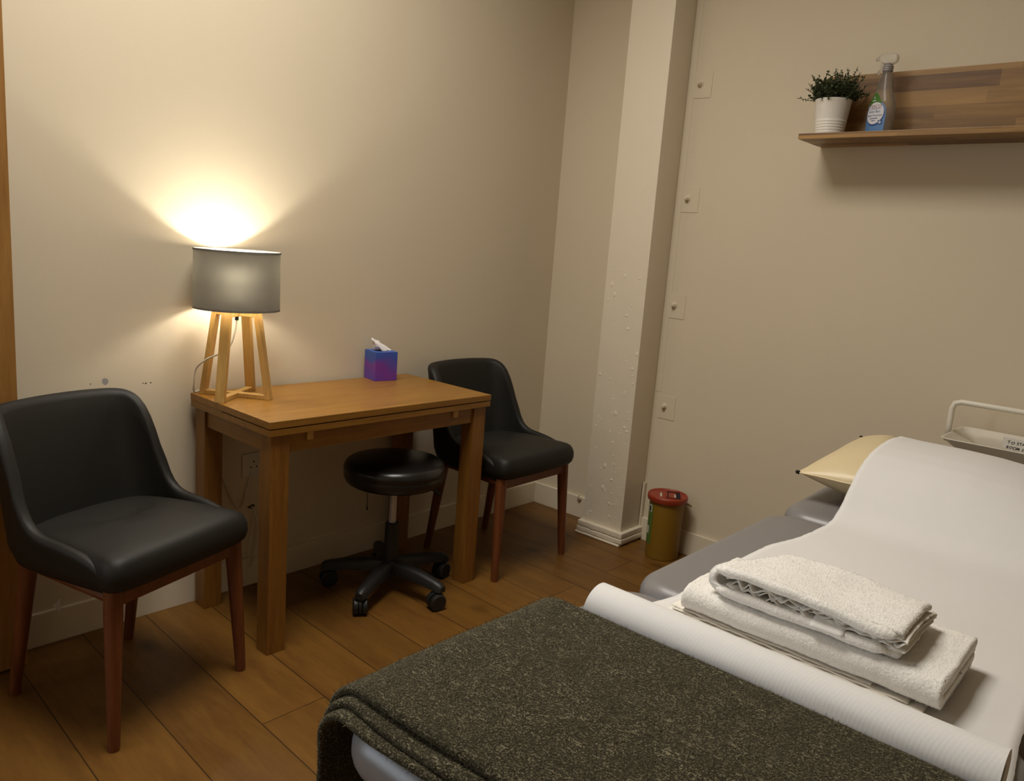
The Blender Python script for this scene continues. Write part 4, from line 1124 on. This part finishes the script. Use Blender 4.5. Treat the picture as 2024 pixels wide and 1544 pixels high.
# ------------------------------------------------------------------ blanket
bk = thing('blanket', 'dark speckled fuzzy blanket folded over the foot of the couch', 'blanket', (0, 0, 0), 0)
def over_path(gap, low_l, low_r, n=120):
    """section across the couch (y, z) from the right hang to the left hang, at distance gap from the pad"""
    r = 0.034 + gap; yl, yr = Y0 - 0.034, Y1 + 0.034; zt = BZ - 0.034
    pts = [(Y1 - gap, low_r + (zt - low_r) * k / 10) for k in range(10)]
    pts += [(yr - r * math.cos(a), zt + r * math.sin(a)) for a in [PI / 2 * k / 8 for k in range(9)]]
    pts += [(yr + (yl - yr) * k / 40, zt + r) for k in range(1, 40)]
    pts += [(yl + r * math.sin(a), zt + r * math.cos(a)) for a in [PI / 2 * k / 10 for k in range(11)]]
    pts += [(Y0 + gap + 0.035 * sstep(0, 1, k / 18) , zt + (low_l - zt) * k / 18) for k in range(1, 19)]
    return pts
bm = bmesh.new()
for li, (g0, th, xa, xb, ll) in enumerate(((0.0035, 0.0105, -2.521, -2.110, 0.22), (0.0145, 0.0105, -2.506, -2.104, 0.26), (0.0255, 0.0120, -2.490, -2.098, 0.30))):
    inner = over_path(g0, ll, 0.50); outer = over_path(g0 + th, ll, 0.50)
    NX = 46; rows = []
    r = th / 2
    for (yi, zi), (yo, zo) in zip(inner, outer):
        a, b = Vector((0, yi, zi)), Vector((0, yo, zo)); row = []
        wob = 0.006 * noise.noise(Vector((yo * 5, zo * 5, li * 4))) + 0.004 * noise.noise(Vector((yo * 14, zo * 14, li * 9)))
        xa2 = xa + wob + 0.014 * sstep(-1.85, -2.1, yo); xb2 = xb + 0.5 * wob
        def P3(x, f):
            p = a.lerp(b, f); p.x = x
            low = sstep(0.64, 0.3, zo)
            d = noise.noise(Vector((x * 4.5, yo * 4, zo * 4 + li))) * 0.0035 + noise.noise(Vector((x * 16, yo * 16, zo * 16))) * 0.0014
            nrm = (b - a).normalized(); p += nrm * (abs(d) if li == 0 else d + 0.001)
            p.y += low * (0.018 * math.sin(x * 34 + li) ) * (1 if yo > -2 else -0.2)
            return p
        for k in range(NX + 1): row.append(P3(xb2 + (xa2 - xb2) * k / NX, 1.0))
        for k in range(1, 6): t = PI * k / 6; row.append(P3(xa2 - r * math.sin(t), 0.5 + 0.5 * math.cos(t)))
        for k in range(NX + 1): row.append(P3(xa2 + (xb2 - xa2) * k / NX, 0.0))
        for k in range(1, 6): t = PI * k / 6; row.append(P3(xb2 + r * math.sin(t), 0.5 - 0.5 * math.cos(t)))
        rows.append(row)
    add_loops(bm, rows, True, True, True)
o = from_bm('woven_cloth', bm, ['blanket', 'fleck', 'fuzz'], bk, smooth=True)
add_fibres(o.data, 46000, 0.0052, 0.0005, [0, 1, 2], [0.50, 0.06, 0.44], 1.1, sel=lambda f: f.normal.z > 0.1 or f.normal.x < -0.3 or (f.normal.y > 0.3))

# ------------------------------------------------------------------ trolley behind the head end
tr = thing('utility_trolley', 'cream metal trolley with handle and handwritten note behind the couch', 'trolley', (0, 0, 0), 0)
QX0, QX1, QY0, QY1 = -0.352, -0.048, -1.892, -2.34
def tray_mesh(z, h):
    bm = bmesh.new(); loops = []
    for ins, zz in ((0.060, z - h), (0.052, z - h + 0.002), (0.044, z - h + 0.010), (0.012, z - 0.010), (0.002, z - 0.003), (0.0005, z), (0.0035, z + 0.0005), (0.007, z - 0.003), (0.016, z - 0.012), (0.047, z - h + 0.012), (0.054, z - h + 0.005), (0.064, z - h + 0.003)):
        loops.append([(x, y, zz) for x, y in round_rect(QX0 + ins, QX1 - ins, QY1 + ins, QY0 - ins, max(0.006, 0.03 - ins * 0.4))])
    add_loops(bm, loops); return bm
from_bm('tray', tray_mesh(0.803, 0.046), 'tray', tr, smooth=True)
from_bm('tray', tray_mesh(0.48, 0.07), 'tray', tr, smooth=True)
from_bm('tray', tray_mesh(0.17, 0.07), 'tray', tr, smooth=True)
for x in (QX0 + 0.085, QX1 - 0.085):
    for y in (QY0 - 0.085, QY1 + 0.085):
        bm = bmesh.new(); add_tube(bm, [(x, y, 0.06), (x, y, 0.757)], 0.0075, 12); pst = from_bm('post', bm, 'tray', tr, auto=40)
        bm = bmesh.new(); b2 = bmesh.new(); add_lathe(b2, [(0.015, -0.008), (0.027, -0.008), (0.03, -0.005), (0.03, 0.005), (0.027, 0.008), (0.015, 0.008)], 24)
        merge(bm, b2, Matrix.Translation((x - 0.008, y, 0.03)) @ Matrix.Rotation(PI / 2, 4, 'X')); add_tube(bm, [(x, y, 0.035), (x, y, 0.065)], 0.006, 8); from_bm('castor', bm, 'white_plastic', pst, auto=40)
hp = [(-0.20, QY0 + 0.008, 0.77), (-0.20, QY0 + 0.008, 0.83), (-0.20, QY0 + 0.008, 0.878), (-0.20, QY0 + 0.002, 0.896), (-0.20, QY0 - 0.016, 0.903), (-0.20, QY0 - 0.1, 0.903), (-0.20, QY1 + 0.02, 0.903), (-0.20, QY1 + 0.002, 0.896), (-0.20, QY1 - 0.006, 0.878), (-0.20, QY1 - 0.006, 0.77)]
bm = bmesh.new(); add_tube(bm, hp, 0.0090, 12); from_bm('handle', bm, 'tray', tr, smooth=True)
bm = bmesh.new(); add_box(bm, (QX1 - 0.0520, -2.20, 0.7605), (QX1 - 0.0510, -2.025, 0.800), 0.0, rot=Matrix.Rotation(0.0, 4, 'Y')); nt_ = from_bm('note', bm, 'note', tr)
rj = random.Random(5)
def handwriting(body, y0, z0, size):
    y = y0
    for chx in body:
        if chx == ' ': y -= size * 0.42; continue
        me = text_mesh(chx, size * rj.uniform(0.92, 1.08), 'LEFT', rj.uniform(-0.05, 0.2), 0.0, size * 0.03)
        a = rj.uniform(-0.10, 0.10); w = max(v.co.x for v in me.vertices)
        dz = rj.uniform(-0.0008, 0.0008)
        for v in me.vertices:
            px, pz_ = v.co.x * math.cos(a) - v.co.y * math.sin(a), v.co.x * math.sin(a) + v.co.y * math.cos(a)
            v.co = Vector((QX1 - 0.0523, y - px, z0 + dz + pz_))
        link('writing', me, 'ink', nt_, smooth=False)
        y -= w + size * 0.02
handwriting('TO STAY IN', -2.039, 0.7810, 0.0125)
handwriting('ROOM 2', -2.037, 0.7645, 0.0125)

# ------------------------------------------------------------------ light
def area(name, loc, target, sx, sy, energy, col):
    l = bpy.data.lights.new(name, 'AREA'); l.shape = 'RECTANGLE'; l.size = sx; l.size_y = sy; l.energy = energy; l.color = col
    o = bpy.data.objects.new(name, l); C.objects.link(o); o.location = loc
    o.rotation_euler = (Vector(target) - Vector(loc)).to_track_quat('-Z', 'Y').to_euler(); return o
area('hall_light', (XB - 1.05, -0.05, 1.45), (-2.3, -1.9, 0.9), 1.3, 1.6, 36.0, (0.76, 0.88, 1.0))
area('ceiling_light', (-2.05, -0.95, ZC - 0.03), (-2.05, -0.95, 0), 1.0, 1.0, 35.0, (1.0, 0.95, 0.86)).data.spread = math.radians(152)
w = bpy.data.worlds.new('room_world'); sc.world = w; w.use_nodes = True
w.node_tree.nodes['Background'].inputs[0].default_value = (0.02, 0.02, 0.02, 1)

# ------------------------------------------------------------------ camera
yaw, pitch, roll = 0.85129, 0.181055, -0.075797
cy_, sy_ = math.cos(yaw), math.sin(yaw); cp_, sp_ = math.cos(pitch), math.sin(pitch)
f = Vector((sy_ * cp_, cy_ * cp_, -sp_)); r = Vector((cy_, -sy_, 0)); dn = f.cross(r)
r2 = r * math.cos(roll) + dn * math.sin(roll); d2 = dn * math.cos(roll) - r * math.sin(roll)
cam = bpy.data.cameras.new('camera'); co = bpy.data.objects.new('camera', cam); C.objects.link(co)
m = Matrix(((r2.x, -d2.x, -f.x, -3.05716), (r2.y, -d2.y, -f.y, -2.47230), (r2.z, -d2.z, -f.z, 1.29047), (0, 0, 0, 1)))
co.matrix_world = m
cam.sensor_width = 36.0; cam.lens = 1552.45 / 2024 * 36.0; cam.clip_start = 0.02
sc.camera = co
sc.view_settings.view_transform = 'Standard'; sc.view_settings.look = 'None'; sc.view_settings.gamma = 1.0
sc.view_settings.use_curve_mapping = False
sc.view_settings.exposure = 0.45
